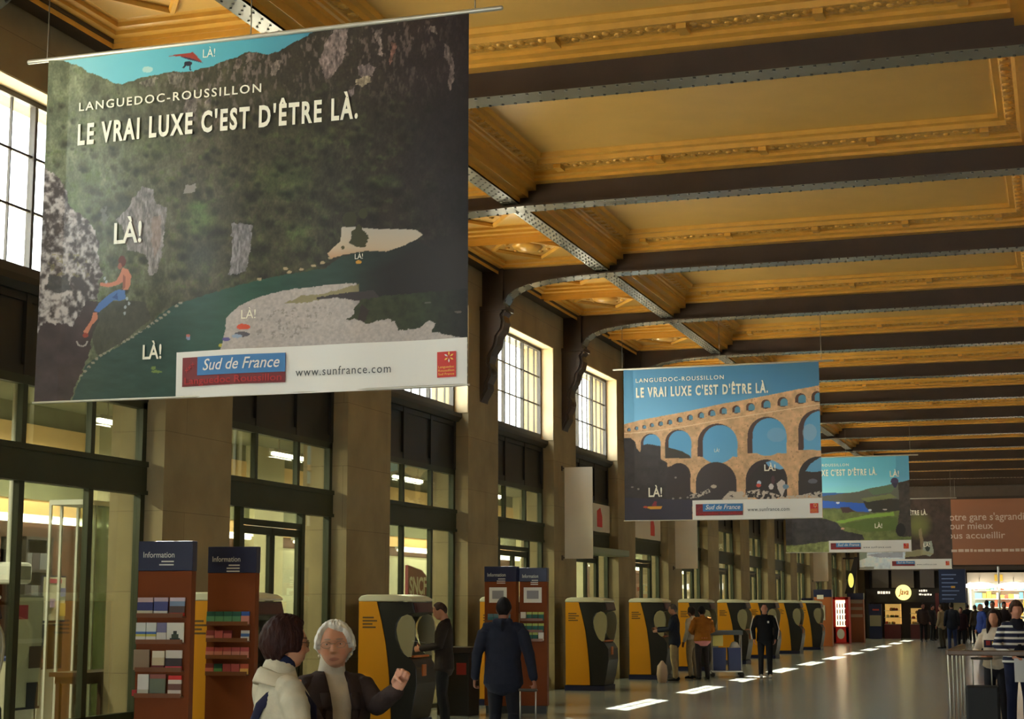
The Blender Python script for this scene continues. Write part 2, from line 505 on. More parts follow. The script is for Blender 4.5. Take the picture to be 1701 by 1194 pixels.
# ------------------------------------------------------------------ ceiling: one coffered bay, repeated between the beams
def loops(mb, x0, x1, y0, y1, prof, mats, fill=True):
    """nested rectangles: prof = [(inset_x, inset_y, z)], mats[i] colours the strip i -> i+1"""
    R = []
    for ix, iy, z in prof:
        R.append([V3((x0 + ix, y0 + iy, z)), V3((x1 - ix, y0 + iy, z)), V3((x1 - ix, y1 - iy, z)), V3((x0 + ix, y1 - iy, z))])
    for i in range(len(R) - 1):
        mb.m(mats[i])
        for q in range(4):
            if (R[i][q] - R[i + 1][q]).length + (R[i][(q + 1) % 4] - R[i + 1][(q + 1) % 4]).length < 1e-6: continue
            mb.face([R[i][q], R[i][(q + 1) % 4], R[i + 1][(q + 1) % 4], R[i + 1][q]])
    if fill:
        mb.m(mats[len(R) - 1]); mb.face(R[-1])
def ceiling_bay():
    c = MB(m_plaster, m_gold, m_orn, m_iron, m_flange, m_rivet)
    L, Rr = -7.38, 2 * XC + 7.38
    loops(c, L, Rr, .02, PITCH_Y - .02,
          [(0, 0, 7.55), (0, 0, 7.65), (.13, 0, 7.65), (.13, 0, 7.75), (.25, 0, 7.75), (.25, 0, 7.84), (.28, .20, 7.84), (.28, .20, 7.885), (.31, .30, 7.90), (.31, .30, 7.945), (.33, .36, 7.955),
           (.46, .66, 7.96), (.48, .69, 8.02), (.56, .81, 8.02), (.58, .84, 8.075), (.60, .88, 8.078)],
          [1, 1, 1, 1, 1, 1, 1, 1, 1, 1, 2, 1, 1, 1, 1, 0])
    # carved blocks on the ornament band and small leaf bosses between them
    n = 5
    for s, yb in ((0, .40), (1, PITCH_Y - .64)):
        for i in range(n):
            x = L + .75 + (Rr - L - 1.5) * i / (n - 1)
            c.m(1).box(x - .055, x + .055, yb, yb + .24, 7.90, 7.97)
            if i < n - 1:
                for q in range(1, 12):
                    xx = x + (Rr - L - 1.5) / (n - 1) * q / 12
                    c.m(2).ball((xx, yb + .12 + .04 * (-1) ** q, 7.965), .055, .075, .03, 6, 4)
    for x in (L + .31, Rr - .51):
        for q in range(14):
            c.m(2).ball((x + .10, .95 + (PITCH_Y - 1.9) * q / 13, 7.965), .07, .09, .028, 6, 4)
    for mx in (0, 1):
        def X(x): return x if not mx else 2 * XC - x
        # riveted longitudinal beam
        c.m(4).box(X(-7.63), X(-7.38), 0, PITCH_Y, 7.55, 7.58)
        c.m(3).box(X(-7.62), X(-7.39), 0, PITCH_Y, 7.58, 8.06)
        c.m(5)
        for q in range(26):
            for j, xx in enumerate((-7.58, -7.505, -7.43)):
                y = .1 + (PITCH_Y - .2) * (q + .5 * (j % 2)) / 26
                c.disc((X(xx), y, 7.552), (1, 0, 0), (0, -1, 0), .014, .014, .014, 6)
        # dark edge beam over the wall and the cross rib between the two small coffers
        c.m(3).box(X(XW + .0), X(-9.42), 0, PITCH_Y, 7.66, 8.06)
        c.m(1).box(X(-9.43), X(-7.62), PITCH_Y / 2 - .12, PITCH_Y / 2 + .12, 7.66, 8.0)
        for y0, y1 in ((.02, PITCH_Y / 2 - .10), (PITCH_Y / 2 + .10, PITCH_Y - .02)):
            a, b = sorted((X(-9.44), X(-7.61)))
            loops(c, a, b, y0, y1, [(0, 0, 7.60), (0, 0, 7.70), (.10, .12, 7.71), (.10, .12, 7.75), (.17, .20, 7.765), (.17, .20, 7.81), (.22, .27, 7.82)],
                  [1, 1, 1, 1, 1, 1, 0])
            cx, cy = (a + b) / 2, (y0 + y1) / 2
            hx, hy = (b - a) / 2 - .30, (y1 - y0) / 2 - .36
            P = [V3((cx - hx, cy, 0)), V3((cx, cy - hy, 0)), V3((cx + hx, cy, 0)), V3((cx, cy + hy, 0))]
            c.m(1)
            for q in range(4):     # raised lozenge
                c.tube([P[q] + V3((0, 0, 7.80)), P[(q + 1) % 4] + V3((0, 0, 7.80))], [.045, .045], 6, smooth=False)
            c.ball((cx, cy, 7.82), .26, .34, .09, 18, 8)                      # oval boss
            for q in range(10):
                t = 2 * PI * q / 10
                c.m(2).ball((cx + .36 * math.cos(t), cy + .46 * math.sin(t), 7.82), .05, .06, .03, 6, 4)
                c.m(1)
    return c.build('ceiling')
cb = struct(ceiling_bay())
for k in range(K0 - 1, K1 + 1):
    o = cb if k == K0 - 1 else cb.copy()
    if o is not cb: COL.objects.link(o)
    o.location = (0, BY(k), 0)
s = MB(m_iron); s.box(XW - .7, XR + .3, YBACK - .3, YEND + 3, 8.08, 8.25); struct(s.build('ceiling_slab'))

# riveted cross beams with curved ends, and the consoles that carry them
def arc_path():
    half = [(-5.0, 7.52), (-6.4, 7.52), (-7.45, 7.515), (-8.05, 7.49), (-8.5, 7.455), (-8.85, 7.40), (-9.1, 7.32), (-9.25, 7.22), (-9.34, 7.08), (-9.36, 6.95)]
    left = half[::-1]
    return left + [(2 * XC - x, z) for x, z in half]
def cross_beam():
    b = MB(m_iron, m_flange, m_rivet)
    p = arc_path()
    for (xa, za), (xb, zb) in zip(p, p[1:]):
        for y in (-.03, .03):
            b.m(0).face([(xa, y, za), (xb, y, zb), (xb, y, 8.07), (xa, y, 8.07)])
        L = math.hypot(xb - xa, zb - za); nx, nz = (zb - za) / L, -(xb - xa) / L
        # flange plate
        a0, b0 = V3((xa, 0, za)), V3((xb, 0, zb)); dn = V3((nx, 0, nz)) * .028
        q = [a0 + V3((0, -.19, 0)), b0 + V3((0, -.19, 0)), b0 + V3((0, .19, 0)), a0 + V3((0, .19, 0))]
        lo = [v + dn for v in q]
        b.m(1).face(lo); b.m(0).face(q[::-1])
        for i in range(4): b.face([q[i], q[(i + 1) % 4], lo[(i + 1) % 4], lo[i]])
        n = max(1, round(L / .15))
        t = V3(((xb - xa) / L, 0, (zb - za) / L))
        for i in range(n):
            for j, y in enumerate((-.15, -.06, .06, .15) if False else (-.145, .145)):
                c = a0 + (b0 - a0) * ((i + .25 + .5 * (j % 2)) / n) + dn + V3((0, y, 0))
                b.m(2).disc(c, t, (0, 1, 0), .018, .018, .015 if t.cross(V3((0, 1, 0))).dot(dn) > 0 else -.015, 6)
    for x in (-9.36, 2 * XC + 9.36):
        e = XW if x < XC else XR
        b.m(0).box(min(x, e), max(x, e), -.10, .10, 6.95, 8.07)
    # angle iron along the top of the web
    b.m(0).box(-9.3, 2 * XC + 9.3, -.075, .075, 7.86, 7.90)
    return b.build('trim_1', fix=False)
tb = struct(cross_beam())
def console():
    b = MB(m_iron)
    prof = [(-9.75, 7.0), (-9.30, 7.0), (-9.28, 6.90), (-9.33, 6.84), (-9.30, 6.72), (-9.33, 6.58), (-9.42, 6.46), (-9.45, 6.30), (-9.56, 6.12), (-9.59, 5.98),
            (-9.55, 5.90), (-9.56, 5.74), (-9.62, 5.62), (-9.61, 5.52), (-9.68, 5.40), (-9.75, 5.28)]
    b.prism(prof, 'y', -.17, .17)
    b.prism([(x if x < -9.7 else x - .05, z) for x, z in prof], 'y', -.23, .23)
    b.box(-9.75, -9.26, -.25, .25, 6.93, 7.0)
    b.ball((-9.57, 0, 5.83), .06, .16, .07, 10, 6)
    return b.build('trim_2')
tc_ = struct(console())
n = 2
for k in range(K0, K1 + 1):
    for src in (tb, tc_):
        if k == K0: o = src
        else:
            o = src.copy(); COL.objects.link(o); n += 1; o.name = 'trim_%d' % n
        o.location = (0, BY(k), 0)

# ------------------------------------------------------------------ the lower building behind the shopfronts
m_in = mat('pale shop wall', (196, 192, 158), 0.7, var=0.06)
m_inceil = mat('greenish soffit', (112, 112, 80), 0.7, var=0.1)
m_band = mat('ochre wall band', (250, 206, 138), 0.6, var=0.05)
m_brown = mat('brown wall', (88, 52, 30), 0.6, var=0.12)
m_cream = mat('cream pier', (214, 204, 160), 0.7, var=0.06, vscale=2)
m_roof = mat('pale roof gravel', (196, 190, 178), 0.9, var=0.1, vscale=8)
w = MB(m_in, m_brown, m_band, m_cream, m_inceil)
XB = -14.0
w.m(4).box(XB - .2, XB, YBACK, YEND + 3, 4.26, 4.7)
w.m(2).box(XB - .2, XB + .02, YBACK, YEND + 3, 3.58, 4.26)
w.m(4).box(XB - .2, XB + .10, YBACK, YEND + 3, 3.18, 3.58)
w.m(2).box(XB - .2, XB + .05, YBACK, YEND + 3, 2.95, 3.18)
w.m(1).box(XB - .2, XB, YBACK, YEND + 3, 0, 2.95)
for k in range(K0, K1 + 1): w.m(3).box(XB, XB + .2, PY(k) + 5.1, PY(k) + 6.3, 0, 4.7)
w.m(0).box(XB, XB + .12, 28.2, 37.6, 0, 2.74)
struct(w.build('wall_annex'))
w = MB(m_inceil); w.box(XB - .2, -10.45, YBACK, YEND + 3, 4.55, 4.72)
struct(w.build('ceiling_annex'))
w = MB(m_roof); w.box(-26, -10.45, YBACK - 8, YEND + 12, 4.74, 4.86); struct(w.build('roof_annex'))  # unseen roof, pale so sun bounces up onto the hall ceiling
# ------------------------------------------------------------------ printed banners
def poly_mask(X, Y, pts):
    m = np.zeros(X.shape, bool); n = len(pts)
    for i in range(n):
        x0, y0 = pts[i]; x1, y1 = pts[(i + 1) % n]
        if y0 == y1: continue
        c = ((y0 > Y) != (y1 > Y)) & (X < (x1 - x0) * (Y - y0) / (y1 - y0) + x0)
        m ^= c
    return m
def vnoise(X, Y, s, seed, sx=1.0, octv=4):
    """value noise in 0..1, feature size s (stretched by sx along x)"""
    out = np.zeros(X.shape); amp = 1.0; tot = 0
    for o in range(octv):
        rs = np.random.RandomState(seed + o * 17)
        G = rs.rand(257, 257)
        u = X / (s * sx) * 2 ** o + 31.7 * o; v = Y / s * 2 ** o + 11.3 * o
        iu = np.floor(u).astype(int); iv = np.floor(v).astype(int)
        fu = u - iu; fv = v - iv
        fu = fu * fu * (3 - 2 * fu); fv = fv * fv * (3 - 2 * fv)
        g = lambda a, b: G[a % 257, b % 257]
        out += amp * ((g(iu, iv) * (1 - fu) + g(iu + 1, iv) * fu) * (1 - fv) + (g(iu, iv + 1) * (1 - fu) + g(iu + 1, iv + 1) * fu) * fv)
        tot += amp; amp *= 0.55
    return out / tot
class Print:
    """a picture printed on a sheet, mixed in display colours"""
    def __init__(self, X, Y, wob=1.5, seed=3):
        self.X, self.Y = X, Y
        self.C = np.zeros(X.shape + (3,))
        self.wx = (vnoise(X, Y, 6, seed, octv=3) - .5) * 2 * wob; self.wy = (vnoise(X, Y, 6, seed + 50, octv=3) - .5) * 2 * wob
    def mask(self, pts, wob=1.0): return poly_mask(self.X + self.wx * wob, self.Y + self.wy * wob, pts)
    def ell(self, cx, cy, rx, ry): return ((self.X - cx + self.wx * .3) / rx) ** 2 + ((self.Y - cy + self.wy * .3) / ry) ** 2 < 1
    def put(self, m, col, a=1.0):
        col = np.asarray(col, float)
        if col.ndim == 1: col = np.broadcast_to(col, self.C.shape)
        a = (m.astype(float) * a)[..., None]
        self.C = self.C * (1 - a) + col * a
    def mix(self, c0, c1, t): 
        t = np.clip(t, 0, 1)[..., None]
        return np.asarray(c0, float) * (1 - t) + np.asarray(c1, float) * t
def ramp(t, stops):
    t = np.asarray(t, float); out = np.zeros(t.shape + (3,))
    xs = [s[0] for s in stops]
    for i in range(3): out[..., i] = np.interp(t, xs, [s[1][i] for s in stops])
    return out

def gorge(X, Y):
    P = Print(X, Y, 2.2, 5)
    n1 = vnoise(X, Y, 26, 1); n2 = vnoise(X, Y, 9, 2); n3 = vnoise(X, Y, 12, 3, .45)
    base = ramp(X, [(80, (122, 130, 104)), (200, (100, 104, 82)), (330, (78, 74, 58)), (520, (58, 55, 41)), (640, (48, 42, 36)), (720, (38, 30, 31)), (778, (24, 19, 22))])  # lighter left stops carry the glare haze on that side
    P.C = base * (0.72 + 0.55 * n1[..., None]) * (0.78 + 0.42 * n3[..., None])
    green = np.clip((n2 - .52) * 5, 0, 1) * np.clip((n1 - .35) * 3, 0, 1) * np.interp(X, [80, 560, 700, 770], [1, .9, .35, 0]) * np.interp(Y, [150, 230], [.4, 1])
    P.put(green > 0, (84, 100, 56), green * .6)
    # bare rock on the upper slopes
    up = np.interp(Y - np.interp(X, [80, 300, 520, 780], [150, 125, 60, 40]), [0, 20, 90, 140], [1, 1, .6, 0]) * np.interp(X, [230, 330, 700, 760], [0, 1, .8, .2])
    rk = np.clip((vnoise(X, Y, 13, 8, .4) - .56) * 9, 0, 1) * up
    P.put(rk > 0, (136, 120, 114), rk * .75)
    dk = np.interp(Y, [120, 200], [1, 0]) * np.interp(X, [380, 470], [0, .55])
    P.put(dk > 0, (56, 44, 44), dk * np.clip(1.2 - rk, 0, 1) * .7)
    for pts, c in (
        ([(556, 46), (577, 44), (573, 90), (562, 112), (548, 130), (538, 128), (530, 100), (540, 70)], (132, 116, 112)),
        ([(450, 108), (458, 98), (468, 100), (464, 114), (455, 126), (449, 122)], (142, 128, 118)),
        ([(409, 90), (428, 88), (426, 104), (416, 100), (408, 106)], (126, 110, 102)), ([(392, 98), (402, 96), (398, 112), (388, 118)], (122, 108, 100)),
        ([(624, 49), (635, 46), (632, 66), (635, 94), (627, 92), (629, 72), (622, 62)], (138, 122, 116)), ([(650, 70), (660, 72), (656, 88), (648, 110), (646, 106), (650, 90)], (134, 96, 84)),
        ([(594, 110), (612, 104), (624, 112), (618, 126), (608, 130), (594, 124)], (118, 104, 102)), ([(590, 132), (604, 126), (615, 128), (616, 136), (602, 143), (591, 140)], (160, 146, 122)),
        ([(738, 72), (746, 78), (756, 112), (755, 134), (748, 152), (744, 138), (748, 110), (740, 96)], (112, 98, 94)), ([(714, 44), (722, 42), (726, 60), (716, 52)], (132, 118, 110)),
        ([(578, 150), (588, 146), (584, 160), (578, 160)], (120, 108, 108)), ([(340, 168), (352, 160), (350, 190), (338, 200)], (132, 120, 114)), ([(308, 160), (328, 154), (326, 200), (310, 204)], (118, 108, 102)),
        ([(232, 138), (250, 132), (262, 128), (258, 142), (240, 146)], (128, 120, 108)), ([(280, 124), (306, 120), (300, 138), (284, 140)], (126, 118, 106))):
        m = P.mask(pts, 1.4); P.put(m, np.asarray(c) * (0.30 + 1.25 * vnoise(X, Y, 8, 21, .45)[..., None]), .92)
    # trees catching light
    for cx, cy, rx, ry, a in ((332, 366, 34, 30, .75), (330, 345, 24, 14, .6), (150, 290, 22, 30, .35), (470, 300, 60, 40, .35), (250, 240, 60, 26, .25), (640, 300, 40, 14, .4), (495, 390, 30, 26, .35), (120, 330, 20, 40, .3)):
        d = np.clip(1 - ((X - cx) / rx) ** 2 - ((Y - cy) / ry) ** 2, 0, 1) * np.clip(.3 + n2 * 1.2, 0, 1)
        P.put(d > 0, (88, 112, 62), d * a)
    for cx, cy, rx, ry in ((620, 370, 80, 24), (690, 300, 60, 60), (330, 430, 40, 40)):
        d = np.clip(1 - ((X - cx) / rx) ** 2 - ((Y - cy) / ry) ** 2, 0, 1)
        P.put(d > 0, (46, 38, 38) if cx > 500 else (66, 70, 62), d * .6)
    rr = np.random.RandomState(12)
    for i in range(420):
        cx, cy = rr.uniform(80, 745), rr.uniform(150, 520)
        if cy > np.interp(cx, [80, 250, 540, 700], [440, 540, 440, 400]): continue
        r = rr.uniform(5, 15) * np.interp(cy, [150, 400], [.7, 1.2]); q = rr.uniform(.9, 1.7)
        dx, dy = (X - cx) / r, (Y - cy) / (r * q); d2 = dx * dx + dy * dy
        if d2.min() > 1: continue
        lit = np.clip(1 - d2, 0, 1); k = np.interp(cx, [80, 560, 745], [.85, .7, .25])
        P.put(lit > 0, (22, 22, 18), np.clip(lit * np.clip(.25 + dy, 0, 1), 0, 1) * .65)
        P.put(lit > 0, (98, 106, 66) if i % 3 else (88, 84, 58), np.clip(lit * np.clip(.1 - dy, 0, 1) * (.4 + n2), 0, 1) * .75 * k)
    P.C *= (.86 + .28 * vnoise(X, Y, 3, 77, .6, 2))[..., None]
    # cliffs in the middle
    rockn = (0.48 + 0.95 * vnoise(X, Y, 9, 30, .3))[..., None]
    P.put(P.mask([(211, 347), (221, 332), (237, 308), (256, 315), (258, 338), (278, 344), (276, 377), (269, 419), (261, 452), (249, 457), (243, 427), (234, 419), (211, 416), (204, 377), (194, 364)], 1.6), np.asarray((142, 134, 132)) * rockn, .92)
    P.put(P.mask([(254, 360), (268, 356), (268, 400), (258, 430), (252, 400)]), (150, 124, 112), .45)
    P.put(P.mask([(166, 350), (176, 342), (178, 362), (170, 374)], 2), (120, 118, 112), .7)
    P.put(P.mask([(386, 370), (421, 374), (417, 419), (411, 452), (381, 458), (387, 427)], 1.6), np.asarray((136, 130, 132)) * rockn, .9)
    P.put(P.mask([(309, 308), (326, 306), (326, 320), (306, 322)]), (150, 142, 136), .8)
    # sky over the ridge
    ridge = [(60, 60), (84, 98), (105, 101), (114, 104), (134, 110), (145, 119), (164, 126), (179, 132), (187, 138), (199, 140), (216, 136), (234, 130), (259, 125), (284, 120), (310, 119), (322, 119), (334, 114), (355, 110),
             (370, 102), (394, 95), (407, 87), (426, 87), (446, 90), (454, 87), (464, 85), (478, 75), (489, 69), (504, 62), (518, 53), (526, 47), (540, 0), (60, 0)]
    sky = ramp(X, [(90, (150, 212, 222)), (200, (118, 198, 214)), (320, (96, 184, 202)), (430, (84, 164, 184)), (530, (78, 140, 164))])
    P.put(P.mask(ridge, .7), sky)
    P.put(P.ell(246, 116, 9, 5), (190, 216, 210), .8)
    P.put(P.mask([(276, 94), (322, 87), (338, 105), (318, 97), (300, 94)], .1), (158, 62, 52)); P.put(P.mask([(300, 94), (318, 97), (338, 105), (320, 101), (306, 97)], .1), (70, 52, 80))
    P.put(P.ell(313, 106, 7, 4), (48, 44, 60)); P.put(P.mask([(303, 113), (308, 107), (311, 109), (306, 114)], .1), (50, 46, 60)); P.put(P.mask([(315, 108), (318, 108), (318, 118), (315, 117)], .1), (50, 46, 60))
    # river
    P.put(P.mask([(120, 655), (130, 631), (140, 607), (162, 591), (195, 577), (217, 561), (241, 546), (262, 525), (290, 506), (350, 488), (402, 474), (461, 458), (540, 445), (566, 426), (612, 416), (690, 398), (730, 420), (776, 470), (776, 700), (110, 700)], .8),
          ramp(X, [(120, (66, 84, 78)), (260, (52, 76, 68)), (420, (48, 84, 68)), (560, (44, 64, 56)), (660, (44, 46, 44)), (776, (26, 22, 24))]) * (.9 + .2 * vnoise(X, Y, 8, 41, 3)[..., None]))
    for i in range(26):
        t = i / 25; x = 132 + 168 * t; y = np.interp(x, [130, 162, 217, 241, 300], [625, 592, 561, 546, 503])
        P.put(P.ell(x, y, 3.2, 2.2) & (n2 > .38), (168, 156, 138), .8)
    for x, y in ((480, 452), (500, 447), (520, 441), (535, 436), (548, 428), (432, 464), (474, 446)): P.put(P.ell(x, y, 4, 2.4), (186, 164, 128), .85)
    # upper beach and the gravel bank
    P.put(P.mask([(567, 377), (584, 376), (607, 379), (691, 381), (701, 389), (691, 397), (671, 406), (657, 412), (640, 417), (610, 416), (574, 422), (550, 429), (543, 421), (555, 409), (565, 401)], .5),
          ramp(Y, [(376, (186, 178, 166)), (410, (196, 176, 150)), (428, (190, 150, 116))]))
    P.put(P.mask([(584, 384), (596, 372), (604, 384), (613, 396), (606, 408), (592, 411), (580, 404), (584, 396)], 1.4), (64, 62, 40)); P.put(P.ell(580, 364, 12, 13), (58, 56, 38)); P.put(P.ell(603, 354, 7, 9), (62, 60, 40)); P.put(P.ell(569, 411, 2.5, 3), (80, 76, 46))
    gn = (0.88 + .22 * vnoise(X, Y, 4, 60, octv=3))[..., None]
    P.put(P.mask([(366, 590), (376, 552), (378, 528), (400, 508), (431, 494), (471, 482), (503, 478), (540, 473), (591, 470), (596, 480), (594, 499), (640, 506), (776, 540), (776, 640), (366, 640)], .6), np.asarray((184, 174, 168)) * gn)
    P.put(P.mask([(470, 504), (500, 492), (540, 486), (596, 472), (596, 484), (545, 494), (510, 502)], 1.2), (136, 126, 84), .8)
    dkm = np.clip((X - 585) / 60, 0, 1) * np.clip((Y - np.interp(X, [580, 640, 690, 776], [440, 425, 400, 380])) / 22, 0, 1) * (Y < 512)
    P.put(dkm > 0, (40, 35, 36), dkm * .9)
    P.put(P.mask([(525, 493), (594, 484), (620, 482), (640, 503), (594, 499), (560, 495), (525, 497)], .8), (64, 56, 58))
    P.put(((vnoise(X, Y, 5, 71) > .66) & P.mask([(440, 520), (520, 500), (560, 520), (470, 570), (420, 560)])), (128, 120, 112), .5)
    P.put(P.mask([(587, 513), (600, 498), (640, 490), (776, 480), (776, 562), (742, 556), (716, 550), (722, 536), (712, 531), (704, 536), (690, 546), (659, 547), (655, 534), (646, 530), (633, 531), (611, 538), (596, 531), (574, 530), (588, 522)], 1.2),
          ramp(X, [(580, (62, 64, 42)), (650, (54, 58, 40)), (700, (48, 56, 38)), (760, (30, 30, 26)), (778, (20, 18, 20))]) * (.75 + .5 * n2[..., None]))
    P.put(P.mask([(600, 505), (612, 516), (604, 536), (594, 530)]), (58, 42, 44), .7)
    P.put(P.ell(761, 518, 6, 2), (130, 110, 104), .6); P.put(P.ell(709, 502, 6, 1.5), (110, 104, 100), .6)
    # near rock, trunk and climber
    P.put(P.mask([(50, 540), (76, 534), (118, 530), (140, 500), (160, 500), (164, 530), (150, 560), (146, 590), (130, 625), (118, 655), (110, 690), (40, 690)], 1.5), np.asarray((74, 62, 62)) * (.8 + .4 * n1[..., None]))
    P.put(P.mask([(158, 500), (240, 500), (250, 530), (200, 570), (160, 590), (150, 560)]), (68, 66, 60), .7)
    rn = vnoise(X, Y, 9, 80, .8); lt = np.clip((rn - .36) * 3.2, 0, 1)
    P.put(P.mask([(60, 270), (82, 283), (94, 290), (107, 314), (115, 344), (144, 366), (156, 381), (164, 407), (161, 421), (168, 455), (162, 472), (158, 498), (140, 500), (134, 514), (118, 540), (76, 534), (60, 560), (40, 560), (40, 270)], 2.2), P.mix((74, 66, 64), (190, 182, 178), lt))
    P.put((vnoise(X, Y, 8, 90) > .64) & P.mask([(80, 420), (140, 420), (150, 460), (80, 480)]), (140, 132, 86), .5)
    P.put(P.mask([(82, 455), (110, 460), (116, 482), (90, 486), (78, 480)], 1.5), (72, 70, 68), .85)
    skin, skin2 = (196, 126, 100), (150, 92, 76)
    P.put(P.mask([(204, 444), (213, 448), (218, 458), (217, 472), (213, 481), (204, 481), (207, 466), (196, 473), (179, 477), (165, 474), (165, 469), (181, 470), (193, 466), (199, 455)], .15), skin)
    P.put(P.mask([(204, 456), (209, 460), (208, 478), (203, 480)], .15), skin2); P.put(P.ell(203, 434, 6.5, 9), (96, 50, 44)); P.put(P.ell(199, 442, 3.5, 5), skin2)
    P.put(P.mask([(192, 482), (207, 481), (209, 496), (199, 500), (189, 498), (163, 518), (154, 516), (163, 503), (179, 490)], .2), (82, 116, 172)); P.put(P.mask([(186, 494), (194, 486), (196, 498)], .1), (60, 86, 136))
    P.put(P.mask([(153, 519), (160, 518), (161, 529), (151, 539), (142, 557), (136, 550), (149, 532)], .2), skin); P.put(P.ell(140, 556, 5, 4), (150, 70, 56))
    for x, y in ((211, 496), (214, 504), (208, 510), (207, 520), (176, 468), (173, 462)): P.put(P.ell(x, y, 2.2, 3), (176, 184, 190), .8)
    for t in range(12):
        a = PI * (.05 + .9 * t / 11); P.put(P.ell(134 + 9 * math.cos(a), 566 + 8 * math.sin(a), 1.4, 1.4), (186, 180, 172), .8)
    # parasol, boats
    P.put(P.ell(406.5, 543.5, 11, 4.8), (212, 84, 58)); P.put(P.ell(404, 556, 13, 4.5), (92, 88, 96)); P.put(P.ell(396, 559, 9, 3.2), (150, 166, 190)); P.put(P.ell(378, 564, 7, 3), (88, 78, 140), .9)
    P.put(P.ell(368, 574, 3, 3), (176, 168, 60)); P.put(P.ell(312.5, 560, 3.5, 5.5), (140, 150, 180)); P.put(P.ell(312.5, 557, 3, 2.5), (190, 110, 100)); P.put(P.ell(595, 435, 5, 3), (206, 150, 60)); P.put(P.ell(259, 617, 9, 2.2) | P.ell(254, 611, 4, 3), (116, 138, 74))
    return P.C
def aqueduct(X, Y):
    P = Print(X, Y, .7, 9)
    P.C = ramp((Y - 600) / 110 - (X - 1040) / 900, [(-.4, (64, 108, 138)), (0, (74, 126, 166)), (.5, (96, 152, 190)), (1, (120, 180, 214))])
    st = np.asarray((204, 164, 124)) * (.82 + .3 * vnoise(X, Y, 8, 4)[..., None])
    top = [(1030, 706), (1039, 704), (1065, 697), (1105, 690), (1147, 682), (1200, 670.5), (1230, 665), (1277, 656), (1324, 646.6), (1370, 638.5)]
    P.put(P.mask(top + [(1370, 900), (1030, 900)], .4), st)
    P.put((vnoise(X, Y, 3, 14) > .72) & P.mask(top + [(1370, 900), (1030, 900)]), (150, 112, 84), .6)
    skyin = lambda: ramp(Y, [(660, (86, 146, 186)), (760, (104, 164, 202))])
    for x, y, r in ((1044.7, 713.7, 3.2), (1057, 711, 3.4), (1069.8, 709, 3.4), (1082.6, 706, 3.6), (1097.4, 703.6, 4.2), (1112.7, 701, 4.4), (1129, 697, 4.8), (1146.3, 693.4, 5), (1164.6, 689.8, 5.4), (1182.5, 686, 5.8), (1201.6, 682.5, 6.2),
                    (1223, 680, 6.8), (1246.3, 676, 7.2), (1272, 671, 7.8), (1300, 667.6, 8.4), (1330, 662, 9), (1357.5, 659, 9.4)):
        def arch(cx, rr): return (((X - cx) / rr) ** 2 + ((Y - y) / rr) ** 2 < 1) | ((abs(X - cx) < rr) & (Y >= y) & (Y < y + r * .75))
        P.put(arch(x, r), (92, 64, 54)); P.put(arch(x + r * .28, r * .72), ramp(Y, [(650, (86, 140, 166)), (720, (96, 130, 150))]))
    cor = [(1036, 719.5), (1089, 714.6), (1138, 707.5), (1200, 696), (1289, 681.8), (1366, 670)]
    for a, b in zip(cor, cor[1:]):
        P.put(P.mask([a, b, (b[0], b[1] + 1.6), (a[0], a[1] + 1.6)], .2), (232, 196, 156), .8)
    def big(xl, xr, yt, yb, frac=.13, sky=True):
        cx, r = (xl + xr) / 2, (xr - xl) / 2; yc = yt + r
        m = (((X - cx) / r) ** 2 + ((Y - yc) / r) ** 2 < 1) | ((abs(X - cx) < r) & (Y >= yc) & (Y < yb))
        P.put(m, (84, 66, 62))
        c2, r2 = cx + r * frac, r * (1 - frac); yc2 = yt + r * .07 + r2
        m2 = m & ((((X - c2) / r2) ** 2 + ((Y - yc2) / r2) ** 2 < 1) | ((abs(X - c2) < r2) & (Y >= yc2)))
        if sky: P.put(m2, skyin())
        return m
    big(1028, 1056, 727, 800, sky=False); a1 = big(1064, 1097.5, 720, 800); a2 = big(1105, 1148.5, 713.5, 761); a3 = big(1159, 1225, 703.6, 758.5); a4 = big(1241.5, 1306.5, 692, 752.5); a5 = big(1326, 1394, 680, 747)
    P.put(a4 & P.ell(1290, 722, 16, 12), (136, 170, 196), .5); P.put(a5 & P.ell(1345, 718, 12, 14), (150, 172, 190), .6)
    hill = (66, 60, 60)
    P.put(a2 & P.mask([(1100, 742), (1114, 744), (1132, 749), (1146, 757), (1150, 765), (1100, 765)]), (76, 70, 64)); P.put(a1 & P.mask([(1060, 741), (1075, 737), (1098, 741), (1098, 800), (1060, 800)]), hill)
    # lower tier
    l1 = big(1109, 1147, 769, 830, sky=False); l2 = big(1156, 1223.5, 767.5, 830, sky=False); l3 = big(1238.6, 1307.5, 763, 826, sky=False); l4 = big(1326, 1394, 758, 822, sky=False)
    for m in (l1, l2): P.put(m, (70, 62, 62))
    P.put(l3, (64, 54, 54)); P.put(l4, (64, 56, 54))
    P.put(l3 & P.mask([(1272, 768), (1282, 764), (1294, 767), (1303, 778), (1296, 780), (1284, 776), (1276, 774)]), (118, 170, 206)); P.put(l4 & P.mask([(1338, 782), (1346, 770), (1362, 760), (1370, 758), (1370, 782), (1350, 784)]), (104, 160, 192))
    P.put(l4 & P.ell(1350, 799, 8, 4), (110, 110, 120), .8)
    P.put(P.mask([(1250, 785), (1262, 772), (1275, 780), (1300, 780), (1307, 800), (1300, 826), (1240, 826), (1240, 800)]) & l3, (58, 52, 50), .7)
    # dark bank and river
    P.put(P.mask([(1030, 728), (1047, 727), (1055, 734), (1057, 744), (1063, 751), (1066, 740), (1084, 738), (1097, 745), (1097, 762), (1108, 768), (1109, 776), (1140, 790), (1147, 816), (1156, 822), (1200, 832), (1150, 832), (1150, 870), (1030, 870)], .6), np.asarray(hill) * (.85 + .3 * vnoise(X, Y, 10, 22)[..., None]))
